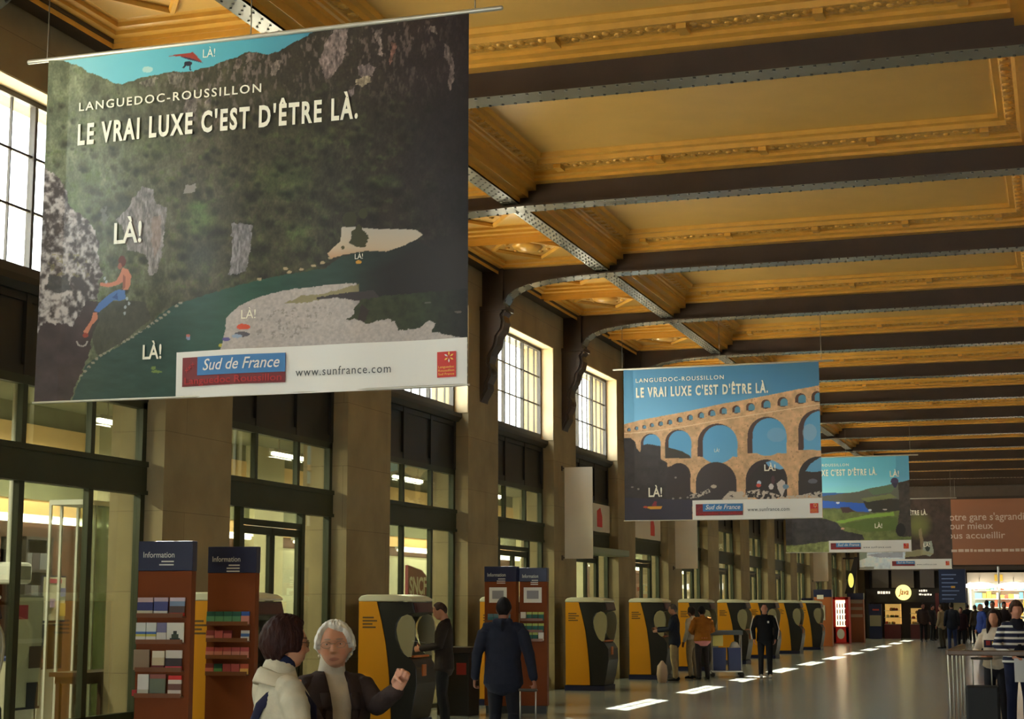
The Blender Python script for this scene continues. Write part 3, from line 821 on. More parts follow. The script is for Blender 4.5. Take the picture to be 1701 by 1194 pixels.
    P.put(P.mask([(1109, 776), (1130, 769), (1144, 784), (1147, 826), (1109, 826)]), (68, 60, 60)); P.put(P.mask([(1030, 826), (1150, 830), (1150, 870), (1030, 870)], 0), (64, 60, 72))
    rock = (vnoise(X, Y, 4, 33) > .45)
    P.put(rock & P.mask([(1146, 822), (1165, 816), (1178, 812), (1180, 818), (1160, 826), (1146, 828)]), (176, 164, 150)); P.put(rock & P.mask([(1196, 832), (1212, 816), (1240, 816), (1262, 812), (1300, 824), (1330, 822), (1366, 814), (1366, 830), (1196, 834)]), (186, 172, 156)); P.put(P.ell(1186, 808, 5, 3), (170, 156, 140))
    for x, y in ((1050, 809), (1060, 812), (1118, 828), (1130, 827), (1142, 826), (1122, 793)): P.put(P.ell(x, y, 2, 1.5), (156, 146, 138), .8)
    P.put(P.mask([(1290, 803), (1298, 796), (1304, 800), (1304, 812), (1299, 826), (1292, 812)], .4), (190, 180, 172)); P.put(P.ell(1281, 808, 4, 5), (196, 190, 186)); P.put(P.ell(1284, 797, 3, 7), (84, 60, 62)); P.put(P.ell(1261, 802, 3.4, 4), (176, 184, 196)); P.put(P.ell(1260, 806, 4, 3), (196, 84, 70)); P.put(P.ell(1305, 808, 5, 4), (110, 136, 156))
    P.put(P.mask([(1068, 841), (1100, 840.5), (1098, 845), (1080, 845.5)], .1), (196, 140, 56)); P.put(P.ell(1072, 842, 4, 1.8), (176, 76, 60)); P.put(P.mask([(1082, 840), (1087, 832), (1091, 833), (1090, 841)], .2), (130, 54, 66))
    return P.C
def bay_view(X, Y):
    P = Print(X, Y, .8, 13)
    P.C = ramp(Y, [(752, (84, 152, 176)), (790, (100, 172, 192)), (819, (138, 204, 214))])
    P.put(X > 1488, (70, 110, 150), .35)
    P.put(Y > 818.5, (64, 100, 148)); P.put(P.mask([(1290, 826), (1366, 824), (1424, 817), (1441, 811.6), (1473, 805.7), (1494, 801), (1520, 796), (1520, 930), (1290, 930)]), (96, 96, 84))
    P.put(P.mask([(1440, 813), (1473, 806), (1490, 806), (1480, 818), (1450, 822)]), (92, 112, 84), .8); P.put(P.mask([(1290, 830), (1368, 831.5), (1438, 836), (1444, 850), (1425, 850), (1408, 844), (1290, 843)], .5), (58, 96, 176))
    P.put(P.mask([(1434, 833), (1460, 826), (1500, 830), (1498, 850), (1450, 852), (1438, 842)]), (62, 58, 52)); P.put(P.mask([(1430, 828), (1480, 820), (1490, 826), (1440, 834)]), (118, 124, 76), .8)
    P.put(P.mask([(1290, 844), (1400, 846), (1430, 853), (1495, 848), (1520, 848), (1520, 930), (1290, 930)]), np.asarray((104, 112, 66)) * (.8 + .4 * vnoise(X, Y, 7, 3)[..., None])); P.put(P.mask([(1388, 866), (1440, 855), (1484, 850), (1486, 856), (1430, 862), (1396, 870)]), (128, 158, 70)); P.put(P.mask([(1395, 842), (1410, 842), (1420, 850), (1400, 852)]), (80, 62, 60))
    P.put(P.mask([(1395, 872), (1440, 862), (1490, 858), (1490, 880), (1440, 884)]), (88, 104, 54), .8)
    P.put(P.mask([(1290, 855), (1340, 858), (1372, 862), (1390, 868), (1402, 882), (1432, 888), (1436, 896), (1290, 912)]), np.asarray((60, 56, 56)) * (.8 + .4 * vnoise(X, Y, 6, 8)[..., None])); P.put(P.mask([(1290, 906), (1330, 905), (1350, 902), (1380, 898), (1380, 920), (1290, 922)]), np.asarray((126, 132, 84)) * (.6 + .7 * vnoise(X, Y, 5, 18)[..., None]))
    P.put(P.mask([(1492, 802), (1512, 796), (1520, 796), (1520, 890), (1500, 892), (1490, 884), (1494, 850)]), np.asarray((66, 58, 52)) * (.8 + .4 * vnoise(X, Y, 5, 28)[..., None])); P.put(P.ell(1496, 880, 8, 11), (44, 40, 38))
    P.put(P.ell(1486, 799, 6.4, 6), (66, 60, 84)); P.put(P.mask([(1481, 802), (1492, 802), (1488, 810), (1485, 810)], .1), (60, 54, 72)); P.put(P.ell(1392, 835, 3, 1.6), (220, 224, 226)); P.put(P.ell(1445, 847, 2.6, 1.8), (190, 196, 200)); P.put(P.ell(1470, 846, 4, 1.2), (170, 160, 150)); P.put(P.ell(1400, 878, 3, 1.6), (190, 150, 130))
    return P.C
def path_view(X, Y):
    P = Print(X, Y, .8, 23)
    P.C = np.asarray((64, 52, 46)) * (.75 + .5 * vnoise(X, Y, 9, 3)[..., None])
    d = np.clip(1 - ((X - 1525) / 26) ** 2 - ((Y - 872) / 26) ** 2, 0, 1); P.put(d > 0, (104, 104, 58), d)
    P.put(P.mask([(1526, 880), (1530, 876), (1534, 900), (1536, 922), (1530, 922)]), (140, 120, 90), .7); P.put(P.mask([(1534, 900), (1548, 898), (1551, 918), (1545, 924), (1532, 920)]), (136, 142, 128)); P.put(P.ell(1541, 909, 4, 7), (58, 62, 56))
    P.put(P.mask([(1500, 916), (1530, 912), (1552, 920), (1500, 926)]), (140, 136, 100), .8); P.put(P.mask([(1420, 916), (1505, 912), (1500, 950), (1420, 950)]), np.asarray((196, 206, 214)) * (.8 + .3 * vnoise(X, Y, 7, 5)[..., None])); P.put(P.mask([(1424, 916), (1440, 914), (1440, 926), (1424, 932)]), (110, 120, 100), .8)
    P.put(P.mask([(1440, 922), (1465, 918), (1500, 916), (1500, 926), (1460, 926)]), (110, 108, 116), .6); P.put(P.mask([(1424, 942), (1452, 941), (1452, 946), (1424, 946)], 0), (120, 120, 110))
    return P.C

m_strip = mat('white vinyl', (240, 238, 232), 0.4)
m_letter = mat('cream lettering', (250, 246, 226), 0.45)
m_dkred = mat('dark red print', (128, 40, 46), 0.45)
m_redtx = mat('red print', (186, 40, 44), 0.45)
m_blue = mat('blue print', (66, 130, 190), 0.45)
m_grey = mat('grey print', (74, 78, 80), 0.45)
m_logo = mat('red square print', (214, 52, 46), 0.45)
m_yel = mat('yellow print', (250, 214, 96), 0.45)
m_rod = mat('aluminium rod', (206, 202, 188), 0.35, metal=0.4)
m_wire = mat('steel wire', (120, 112, 98), 0.4, metal=0.6)
def sheet_mat():
    m = bpy.data.materials.new('printed vinyl'); m.use_nodes = True
    nt = m.node_tree; b = nt.nodes['Principled BSDF']
    a = nt.nodes.new('ShaderNodeAttribute'); a.attribute_name = 'print'
    nt.links.new(a.outputs['Color'], b.inputs['Base Color'])
    b.inputs['Roughness'].default_value = 0.42
    b.inputs['Specular IOR Level'].default_value = 0.35
    return m
m_sheet = sheet_mat()
def lin_np(c):
    c = np.clip(c, 0, 255) / 255
    return np.where(c <= .04045, c / 12.92, ((c + .055) / 1.055) ** 2.4)

def banner(Yb, corners, nu, nv, painter, gain, texts, strip, logo, blue_x, red, url, label, wires):
    (ax, ay), (bx, by), (cx, cy), (dx, dy) = corners
    p = [atY(x, y, Yb) for x, y in corners]
    x0, x1 = (p[0].x + p[2].x) / 2, (p[1].x + p[3].x) / 2
    z1, z0 = (p[0].z + p[1].z) / 2, (p[2].z + p[3].z) / 2
    root = thing('hanging_banner', label, 'banner', ((x0 + x1) / 2, Yb, z0), group='tourism banners hung from the ceiling beams')
    def wave(x, z):
        u = (x - x0) / (x1 - x0); v = (z - z0) / (z1 - z0)
        return .018 * math.sin(u * 9 + v * 2) * (1 - .5 * v) + .012 * math.sin(u * 23) * (1 - v) - .03 * max(0, .05 - u) / .05
    u = np.linspace(0, 1, nu + 1); v = np.linspace(0, 1, nv + 1)
    U, Vv = np.meshgrid(u, v)
    XX = x0 + (x1 - x0) * U; ZZ = z0 + (z1 - z0) * Vv
    WV = .018 * np.sin(U * 9 + Vv * 2) * (1 - .5 * Vv) + .012 * np.sin(U * 23) * (1 - Vv) - .03 * np.maximum(0, .05 - U) / .05
    d = np.stack([XX, np.full(XX.shape, Yb), ZZ - CAM_H], -1)
    zc = d @ np.array(FWD)
    PX = IMG_W / 2 + FPX * (d @ np.array(RGT)) / zc; PYy = IMG_H / 2 - FPX * (d @ np.array(UPV)) / zc
    C = np.clip(lin_np(painter(PX, PYy)) * gain, 0, .9)
    rl = root.location
    vs = np.stack([XX - rl.x, WV, ZZ - rl.z], -1).reshape(-1, 3)
    idx = np.arange((nu + 1) * (nv + 1)).reshape(nv + 1, nu + 1)
    q = np.stack([idx[:-1, :-1], idx[:-1, 1:], idx[1:, 1:], idx[1:, :-1]], -1).reshape(-1, 4)
    me = bpy.data.meshes.new('printed_sheet')
    me.from_pydata(vs.tolist(), [], q.tolist())
    at = me.color_attributes.new('print', 'FLOAT_COLOR', 'POINT')
    at.data.foreach_set('color', np.concatenate([C, np.ones(C.shape[:2] + (1,))], -1).reshape(-1))
    me.materials.append(m_sheet)
    me.polygons.foreach_set('use_smooth', [True] * len(me.polygons))
    sh = bpy.data.objects.new('printed_sheet', me); COL.objects.link(sh); sh.parent = root
    def on_sheet(px, py, lift): 
        w = atY(px, py, Yb); return V3((w.x, Yb + wave(w.x, w.z) - lift, w.z))
    def quad_grid(mb, pts, lift, n=24):
        """four picture corners -> strip of faces following the sheet"""
        P0, P1, P2, P3 = [atY(x, y, Yb) for x, y in pts]        # tl tr br bl
        xl, xr = (P0.x + P3.x) / 2, (P1.x + P2.x) / 2; zt, zb = (P0.z + P1.z) / 2, (P2.z + P3.z) / 2
        for i in range(n):
            a, b = xl + (xr - xl) * i / n, xl + (xr - xl) * (i + 1) / n
            mb.face([(a, Yb + wave(a, zb) - lift, zb), (b, Yb + wave(b, zb) - lift, zb), (b, Yb + wave(b, zt) - lift, zt), (a, Yb + wave(a, zt) - lift, zt)])
        return xl, xr, zb, zt
    s = MB(m_strip); quad_grid(s, strip, .010, 40); s.build('white_strip', root, world=True, fix=False)
    e = MB(m_dkred, m_blue, m_strip, m_redtx, m_logo, m_yel)
    xl, xr, zb, zt = quad_grid(e, logo, .018)
    bx0 = atY(blue_x, logo[0][1], Yb).x; zm = zb + (zt - zb) * .36
    for i in range(10):
        a, b = bx0 + (xr - bx0) * i / 10, bx0 + (xr - bx0) * (i + 1) / 10
        e.m(1).face([(a, Yb + wave(a, zm) - .024, zm), (b, Yb + wave(b, zm) - .024, zm), (b, Yb + wave(b, zt) - .024, zt), (a, Yb + wave(a, zt) - .024, zt)])
    def line(mb, s, xa, xb, za, zc, lift, **k):
        def P(u, w_):
            x = xa + (xb - xa) * u; z = za + (zc - za) * w_
            return V3((x, Yb + wave(x, z) - lift, z))
        put_text(mb, s, P, **k)
    line(e.m(2), 'Sud de France', bx0 + (xr - bx0) * .07, xr - (xr - bx0) * .06, zm + (zt - zm) * .26, zm + (zt - zm) * .86, .030, shear=.28, bold=.008)
    line(e.m(3), 'Languedoc Roussillon', xl + (xr - xl) * .03, xr - (xr - xl) * .03, zb + (zm - zb) * .2, zb + (zm - zb) * .85, .030, bold=.01)
    for i in range(3):
        line(e.m(3), '+', xl + (bx0 - xl) * (.2 + .2 * i), xl + (bx0 - xl) * (.4 + .2 * i), zm + (zt - zm) * (.1 + .15 * i), zm + (zt - zm) * (.5 + .15 * i), .026)
    e.build('logo_panel', root, world=True, fix=False)
    e = MB(m_dkred, m_blue, m_strip, m_redtx, m_logo, m_yel)
    rl_, rr_, rb, rt = quad_grid(e.m(4), red, .018, 4)
    c = V3((rl_ + (rr_ - rl_) * .64, 0, rb + (rt - rb) * .78)); r = (rr_ - rl_) * .28
    for i in range(6):
        t = PI / 2 + i * PI / 3; dv = V3((math.cos(t), 0, math.sin(t))); nv_ = V3((-dv.z, 0, dv.x))
        q4 = [c + dv * r * .2, c + dv * r * .65 + nv_ * r * .16, c + dv * r, c + dv * r * .65 - nv_ * r * .16]
        e.m(2 if i in (1, 3) else 5).face([(w.x, Yb + wave(w.x, w.z) - .026, w.z) for w in q4])
    for i, tx in enumerate(('Languedoc', 'Roussillon', 'Sud France')):
        z = rb + (rt - rb) * (.36 - .14 * i); line(e.m(5), tx, rl_ + (rr_ - rl_) * .08, rl_ + (rr_ - rl_) * .92, z, z + (rt - rb) * .09, .026)
    e.build('emblem', root, world=True, fix=False)
    for s_, xa, xb, yt, yb, bold, space in texts:
        A = atY(xa, yt, Yb); B = atY(xa, yb, Yb); R = atY(xb, yb, Yb)
        t = MB(m_letter)
        line(t, s_, A.x, R.x, B.z, A.z, .012, bold=bold, spacing=space)
        t.build('lettering', root, world=True, fix=False)
    (ua, ub, ut, ubt) = url
    A = atY(ua, ut, Yb); B = atY(ua, ubt, Yb); R = atY(ub, ubt, Yb)
    t = MB(m_grey)
    line(t, 'www.sunfrance.com', A.x, R.x, B.z, A.z, .022, spacing=1.15)
    t.build('lettering', root, world=True, fix=False)
    rd = MB(m_rod)
    rd.tube([(x0 - .22, Yb, z1 + .015), (x1 + .28, Yb, z1 + .015)], [.022, .022], 8)
    rd.build('rod', root, world=True)
    bt = MB(m_rod); bt.tube([(x0 - .01, Yb + wave(x0, z0), z0), ((x0 + x1) / 2, Yb, z0 - .004), (x1 + .01, Yb + wave(x1, z0), z0)], [.011] * 3, 6); bt.build('bottom_batten', root, world=True)
    for xw in (x0 - .03, (x0 + x1) / 2, x1 + .05):
        wz = 7.50
        wr = MB(m_wire); wr.tube([(xw, Yb, z1 + .02), (xw, Yb, wz)], [.006, .006], 5); wr.build('hanging_wire', root, world=True)
    return root
HEAD2 = "LE VRAI LUXE C'EST D'ÊTRE LÀ."
banner(BY(-1), ((85, 101), (781, 23), (58, 667), (776, 642)), 620, 500, gorge, 1.04,
       [('LANGUEDOC-ROUSSILLON', 132, 434, 171, 184.6, .012, 1.25), (HEAD2, 130, 594, 206.5, 240, .034, 1.26),
        ('LÀ!', 191, 236, 371, 405, .02, 1.0), ('LÀ!', 339, 358.6, 83.5, 97, .0, 1.0), ('LÀ!', 404, 427, 516, 530.5, .0, 1.0), ('LÀ!', 238, 268, 573, 596.5, .02, 1.0), ('LÀ!', 590, 603, 422, 430.5, 0, 1.0)],
       [(294, 584), (777, 562), (777, 643), (291, 661)], [(304.5, 594), (476.5, 587), (475.5, 635), (303.5, 643)], 331, [(726, 585), (758.5, 583), (758.5, 626), (726, 627)], (493, 649, 612, 625.5),
       'huge closest banner printed with a wooded gorge, a river and a rock climber', 3)
banner(BY(3), ((1036.5, 614.5), (1361, 601), (1038, 866), (1366, 859)), 430, 330, aqueduct, 1.3,
       [('LANGUEDOC-ROUSSILLON', 1056, 1202.5, 629, 635.6, .012, 1.25), (HEAD2, 1056.5, 1276, 644.2, 660, .034, 1.26), ('LÀ!', 1077, 1100, 810, 825, .02, 1.0), ('LÀ!', 1269.5, 1288.5, 771.5, 782, .02, 1.0), ('LÀ!', 1187, 1195.5, 745.5, 751, 0, 1.0)],
       [(1150, 831), (1366, 827), (1366, 859.5), (1151, 864)], [(1156, 838), (1234, 835.5), (1234.5, 855), (1156, 857)], 1168, [(1345.5, 836), (1359.5, 835.5), (1359.5, 852), (1345.5, 852)], (1242, 1311.5, 843, 849),
       'banner printed with an arched stone aqueduct under a blue sky', 3)
banner(BY(7), ((1304, 762.5), (1510, 756), (1305, 919), (1514, 915)), 260, 200, bay_view, 1.5,
       [('LANGUEDOC-ROUSSILLON', 1316, 1410, 772, 776.2, .012, 1.25), (HEAD2, 1316, 1457, 781.5, 791.6, .034, 1.26), ('LÀ!', 1478, 1493.5, 782, 791.6, .02, 1.0), ('LÀ!', 1453, 1465.6, 869.5, 876.8, .02, 1.0)],
       [(1377, 898.5), (1514, 896), (1514, 915.6), (1377, 917.6)], [(1380, 902.5), (1430, 901), (1430, 911.6), (1380, 913)], 1389, [(1501, 902.6), (1509.6, 902), (1509.6, 911), (1501, 911)], (1434, 1480, 907, 910.5),
       'banner printed with a blue bay, green fields and a hot air balloon', 3)
banner(BY(11), ((1425, 831), (1578, 827), (1428, 946), (1581, 944)), 190, 150, path_view, 1.6,
       [('LANGUEDOC-ROUSSILLON', 1434, 1500, 839, 842, .012, 1.25), (HEAD2, 1434, 1540, 849, 856.5, .034, 1.26), ('LÀ!', 1534, 1545, 902, 908, .02, 1.0)],
       [(1479, 929), (1581, 927.5), (1581, 944), (1479, 946)], [(1482, 932.5), (1519.5, 931), (1519.5, 939), (1482, 940.5)], 1489, [(1571, 932), (1577, 931.6), (1577, 938.6), (1571, 938.8)], (1523, 1556, 936, 938.5),
       'farthest tourism banner, mostly dark, printed with a tree beside a snowy path', 3)
# ------------------------------------------------------------------ lamps of the lower building
m_tube = mat('lit tube', (255, 250, 236), 0.4, emit=(255, 250, 232), estr=3.0)
m_fix = mat('white enamel', (214, 212, 204), 0.4)
def tube_lamp(name, label, x, y, z, length, watts, group, down=True):
    t = thing(name, label, 'lamp', (x, y, z), group=group)
    h = MB(m_fix); h.box(-.05, .05, -length / 2 - .04, length / 2 + .04, .03, .08); h.build('housing', t)
    if down:
        for y_ in (-length * .35, length * .35): h = MB(m_fix); h.tube([(0, y_, .07), (0, y_, 4.548 - z)], [.012, .012], 6); h.build('stem', t)
    else:
        h = MB(m_fix); h.box(-14.0 - x + .055, -.04, -.06, .06, .03, .07); h.build('bracket', t)
    b = MB(m_tube if down else mat('lit strip', (255, 248, 226), .4, emit=(255, 244, 216), estr=1.1)); b.tube([(0, -length / 2, 0), (0, length / 2, 0)], [.03, .03], 8); b.build('tube', t)
    l = bpy.data.lights.new('tube light', 'AREA'); l.shape = 'RECTANGLE'; l.size = .12; l.size_y = length; l.energy = watts; l.color = (1.0, .94, .80)
    o = bpy.data.objects.new('tube light', l); COL.objects.link(o); o.location = (x, y, z - .05)
    if not down:
        o.location = (x + .12, y, z); o.rotation_euler = (0, PI * 0.78, 0)
    return t
for k in range(-3, 13):
    yy = PY(k) + 3.09
    tube_lamp('tube_lamp', 'white fluorescent tube hanging under the soffit behind the shopfront glass', -12.1, yy, 4.12, 1.5, 62, 'tubes under the soffit behind the shopfronts')
    tube_lamp('strip_lamp', 'thin strip lamp glowing below the ochre wall band behind the shopfronts', -13.72, yy, 2.86, 3.4, 6, 'strip lamps below the ochre band', down=False)

# ------------------------------------------------------------------ ticket machines
m_mblack = mat('black machine shell', (30, 28, 27), 0.35, spec=0.5)
m_myel = mat('ticket yellow', (204, 138, 14), 0.45, spec=0.35)
m_mcream = mat('shaded cream shell', (150, 142, 112), 0.35)  # cream darkened for the shade the machine wings stand in
m_mred = mat('dark red display', (74, 26, 26), 0.3)
m_mscreen = mat('grey screen', (120, 118, 92), 0.25)
m_morange = mat('orange slot', (176, 92, 28), 0.4)
m_navy = mat('navy panel', (20, 24, 62), 0.4)
m_print = mat('small dark print', (92, 66, 24), 0.6)
MW = .80
def ticket_machine(loc, label):
    t = thing('ticket_machine', label, 'ticket machine', loc, group='yellow and black ticket machines along the pillars')
    b = MB(m_mblack)
    b.prism([(0, .10), (.78, .10), (.83, .3), (.88, .6), (.87, .82), (.80, .93), (.66, 1.03), (.56, 1.24), (.56, 1.42), (.62, 1.52), (.84, 1.575), (.80, 1.73), (0, 1.73)], 'y', .012, MW - .012)
    b.build('body', t, bevel=.012)
    yp = [(0, .11), (.50, .11), (.485, .45), (.455, .8), (.41, 1.15), (.345, 1.45), (.27, 1.735), (0, 1.735)]
    for y0, y1 in ((-.006, .012), (MW - .012, MW + .006)):
        p = MB(m_myel); p.prism(yp, 'y', y0, y1); p.build('side_panel', t)
    pr = MB(m_print)
    for i, wd in enumerate((.17, .22, .15, .20)):
        pr.box(.06, .06 + wd, -.0085, -.006, 1.50 - i * .045, 1.522 - i * .045)
    pr.build('small_print', t)
    c = MB(m_mcream)
    c.prism([(-.01, 1.736), (.80, 1.736), (.81, 1.765), (.74, 1.805), (.55, 1.832), (.12, 1.832), (.03, 1.815), (-.01, 1.775)], 'y', -.012, MW + .012)
    c.mats = [mat('cream cap', (208, 206, 184), .35)]; c.build('top_cap', t, bevel=.022)
    d = MB(m_mred); d.prism([(.62, 1.53), (.845, 1.585), (.815, 1.715), (.60, 1.70)], 'y', .05, MW - .05)
    d.face([(.852, .10, 1.592), (.852, MW - .10, 1.592), (.828, MW - .10, 1.70), (.828, .10, 1.70)]); d.build('display', t)
    sc = MB(m_mscreen); sc.box(.555, .575, .12, MW - .12, 1.08, 1.44); sc.build('screen', t)
    sl = MB(m_morange); sl.box(.66, .80, .10, MW - .10, .955, .985); sl.box(.872, .89, .22, .36, .70, .86); sl.build('coin_tray', t)
    for y in (-.012, MW - .02):
        wg = MB(m_mcream)
        wg.prism([(.575, 1.34), (.595, 1.44), (.65, 1.52), (.73, 1.555), (.80, 1.53), (.845, 1.45), (.86, 1.34), (.85, 1.22), (.82, 1.10), (.80, .97), (.75, .965), (.69, 1.01), (.64, 1.09), (.60, 1.2)], 'y', y, y + .032)
        wg.build('wing', t, bevel=.006)
    ba = MB(m_navy); ba.box(-.02, .80, -.02, MW + .02, 0, .10); ba.build('plinth', t)
    return t
AX, AY0 = -9.47, 16.84
mach = {}
labs = {-4: 'ticket machine at the frame edge beside the ticket office glazing', -3: 'ticket machine standing between and behind the two brochure stands', -2: 'ticket machine used by the man in a dark suit',
        -1: 'ticket machine mostly hidden behind the pair of green brochure stands', 0: 'ticket machine with nobody at it, under the large blank panel',
        1: 'ticket machine where the man in navy jacket and beige trousers stands', 2: 'ticket machine behind the person in the orange jacket', 3: 'ticket machine behind the blue luggage trolley', 4: 'ticket machine behind the man in a black tracksuit',
        5: 'ticket machine just past the man in a black tracksuit', 6: 'ticket machine next to the navy timetable stand'}
first = None
for n in range(-4, 7):
    y = 32.5 + PITCH_Y * n + (0.0 if n != -4 else .0)
    n_ = n + 1
    if first is None: first = ticket_machine((AX, 32.5 + PITCH_Y * -4, 0), 'yellow and black ' + labs[-4]); continue
    c = copy_tree(first); c.location = (AX + (.14 if n == -3 else 0), 32.5 + PITCH_Y * n, 0); c['label'] = 'yellow and black ' + labs[n]

# ------------------------------------------------------------------ brochure stands
m_wood = mat('reddish brown laminate', (124, 62, 26), 0.6, spec=.2, var=0.08, vscale=2.0, stretch=(1, 1, .2))
m_shelf = mat('amber acrylic shelf', (120, 72, 40), 0.3)
m_white = mat('white print', (226, 224, 216), 0.5)
PAPER = {}
def paper(c):
    if c not in PAPER: PAPER[c] = mat('paper %d %d %d' % c, c, 0.5)
    return PAPER[c]
def stand(loc, rz, w, label, lines, shelves, header=(2.02, 2.31), head='Information', d=.12, group='brochure stands'):
    t = thing('brochure_stand', label, 'brochure stand', loc, rz, group)
    b = MB(m_wood); b.box(-w / 2, w / 2, 0, d, .12, header[0]); b.build('body', t, bevel=.006)
    h = MB(m_navy); h.box(-w / 2 - .004, w / 2 + .004, -.004, d + .004, *header); h.build('header', t, bevel=.006)
    k = MB(mat('dark kick base', (52, 48, 40), 0.5)); k.box(-w / 2 + .02, w / 2 - .02, .02, d - .02, 0, .12); k.build('base', t)
    if head:
        x = MB(m_white); zt = header[1] - .10
        put_text(x, head, lambda u, v: V3((-w / 2 + .05 + u * w * .58, -.007, zt - .06 + v * .055)), bold=.005)
        x.build('lettering', t, fix=False)
        for i in range(lines):
            x = MB(m_white)
            x.box(-w / 2 + .05 + w * (.30 if i else .34), -w / 2 + .05 + w * .57, -.007, -.004, zt - .105 - i * .032, zt - .092 - i * .032); x.build('caption_line', t)
    for z in shelves:
        s = MB(m_shelf); s.box(-w / 2 + .03, w / 2 - .05, -.085, 0, z - .012, z); s.box(-w / 2 + .03, w / 2 - .05, -.09, -.082, z - .012, z + .03); s.build('shelf', t)
    return t
def leaflet(st, x0, x1, z, h, bands, label, group, name='leaflet', extra=None):
    """one stack of leaflets leaning on a shelf; bands = [(share of height, colour)] from the bottom"""
    M = Matrix.LocRotScale(st.location, st.rotation_euler, None)
    cols = []
    for _, c in bands:
        if c not in cols: cols.append(c)
    if extra: cols += [c for c in {e[4] for e in extra} if c not in cols]
    L = MB(*[paper(c) for c in cols])
    w = x1 - x0; a = 0
    for q, c in bands:
        L.m(cols.index(c)); L.box(-w / 2, w / 2, -.022 + .012 * a, -.002 + .012 * a, h * a, h * (a + q)); a += q
    for e in extra or ():
        L.m(cols.index(e[4])).box(-w / 2 + w * e[0], -w / 2 + w * e[1], -.027, -.021, h * e[2], h * e[3])
    o = L.build(name)
    o.location = M @ V3(((x0 + x1) / 2, -.035, z + .002)); o.rotation_euler = st.rotation_euler
    return tag(o, label, 'leaflet', group)
def on_front(st_y, px, py): return atY(px, py, st_y)
# first stand, nearest the frame edge
Y1 = 14.6; xa, xb = on_front(Y1, 232, 950).x, on_front(Y1, 317, 950).x
sh1 = [on_front(Y1, 270, y).z for y in (1023.4, 1067, 1113, 1156)]
s1 = stand(((xa + xb) / 2, Y1, 0), .14, (xb - xa) * .98, 'brown brochure stand with navy header reading Information, the one nearer the green glass front', 2, sh1)
def lx(px): return on_front(Y1, px, 1050).x - s1.location.x
def lh(dy): return dy / 1194 * 0 + dy * (on_front(Y1, 270, 1100).z - on_front(Y1, 270, 1101).z)
W_, GY, NV, RD, PK, GN = (222, 220, 212), (150, 146, 132), (52, 56, 110), (176, 36, 38), (214, 150, 140), (70, 120, 92)
G1 = 'brochures on the first stand'
rows1 = [
    (0, 233, 257, 31, [(.3, (206, 200, 176)), (.45, NV), (.25, (196, 168, 168))], 'travel brochure with navy picture, first in the top row of the first stand'),
    (0, 258.5, 280, 31, [(.28, W_), (.5, (70, 74, 130)), (.22, (196, 172, 184))], 'travel brochure with violet picture, middle of the top row of the first stand'),
    (0, 283, 306, 31, [(.18, RD), (.36, (86, 66, 60)), (.26, (120, 140, 170)), (.2, (206, 190, 206))], 'travel brochure with red foot, third in the top row of the first stand'),
    (1, 232, 247, 33, [(.3, W_), (.12, (196, 190, 90)), (.12, (70, 110, 180)), (.46, (212, 214, 206))], 'white brochure with rainbow stripe, first in the second row of the first stand'),
    (1, 248, 263, 33, [(.3, W_), (.12, (196, 190, 90)), (.12, (70, 110, 180)), (.46, (206, 210, 206))], 'white brochure with rainbow stripe, second in the second row of the first stand'),
    (1, 264, 279, 33, [(.5, (214, 208, 196)), (.5, (120, 116, 150))], 'pale brochure with mauve upper half in the second row of the first stand'),
    (1, 280, 306, 33, [(1.0, (224, 220, 206))], 'wide white brochure with a dark triangle in the second row of the first stand'),
    (2, 230, 254, 34, [(1.0, (146, 122, 96))], 'large plain beige brochure in the third row of the first stand'),
    (2, 258, 277, 32, [(.25, (110, 34, 30)), (.4, (204, 186, 150)), (.35, (220, 210, 186))], 'cream brochure with dark red foot, third row of the first stand'),
    (2, 279, 304, 33, [(.2, (206, 60, 78)), (.4, (52, 34, 34)), (.4, (206, 200, 190))], 'dark brochure with crimson foot, third row of the first stand'),
    (3, 229, 236, 10, [(1.0, RD)], 'small red card at the end of the bottom row of the first stand'),
    (3, 237, 254, 36, [(.3, (196, 190, 170)), (.7, (218, 214, 208))], 'whitish brochure in the bottom row of the first stand'),
    (3, 255.5, 280, 36, [(.8, (104, 112, 92)), (.2, (150, 84, 72))], 'grey green brochure in the middle of the bottom row of the first stand'),
    (3, 284, 304, 34, [(.3, (206, 196, 186)), (.3, (112, 70, 62)), (.2, (214, 204, 190)), (.2, (214, 40, 34))], 'brochure with a red top band in the bottom row of the first stand')]
for i, (r, a, b, hh, bands, lab) in enumerate(rows1):
    ex = [(.2, .8, .08, .22, (44, 50, 40)), (.3, .7, .22, .42, (60, 70, 44)), (.4, .6, .42, .58, (44, 50, 40))] if 'triangle' in lab else None
    leaflet(s1, lx(a), lx(b), sh1[r], lh(hh), bands, lab, G1, 'brochure', ex)
Y2 = 16.25; xa, xb = on_front(Y2, 347, 950).x, on_front(Y2, 424, 950).x
sh2 = [on_front(Y2, 385, y).z for y in (1036.6, 1064, 1092, 1119.5)]
s2 = stand(((xa + xb) / 2, Y2, 0), .12, (xb - xa) * .98, 'brown brochure stand of small pink and green leaflets with navy Information header', 3, sh2, (2.03, 2.31), d=.12)
G2 = 'leaflets on the second stand'
def l2(px): return on_front(Y2, px, 1050).x - s2.location.x
hy2 = on_front(Y2, 385, 1100).z - on_front(Y2, 385, 1101).z
green = [(.62, (92, 150, 110)), (.38, (34, 92, 76))]; pink = [(.6, (214, 140, 124)), (.4, (190, 84, 84))]
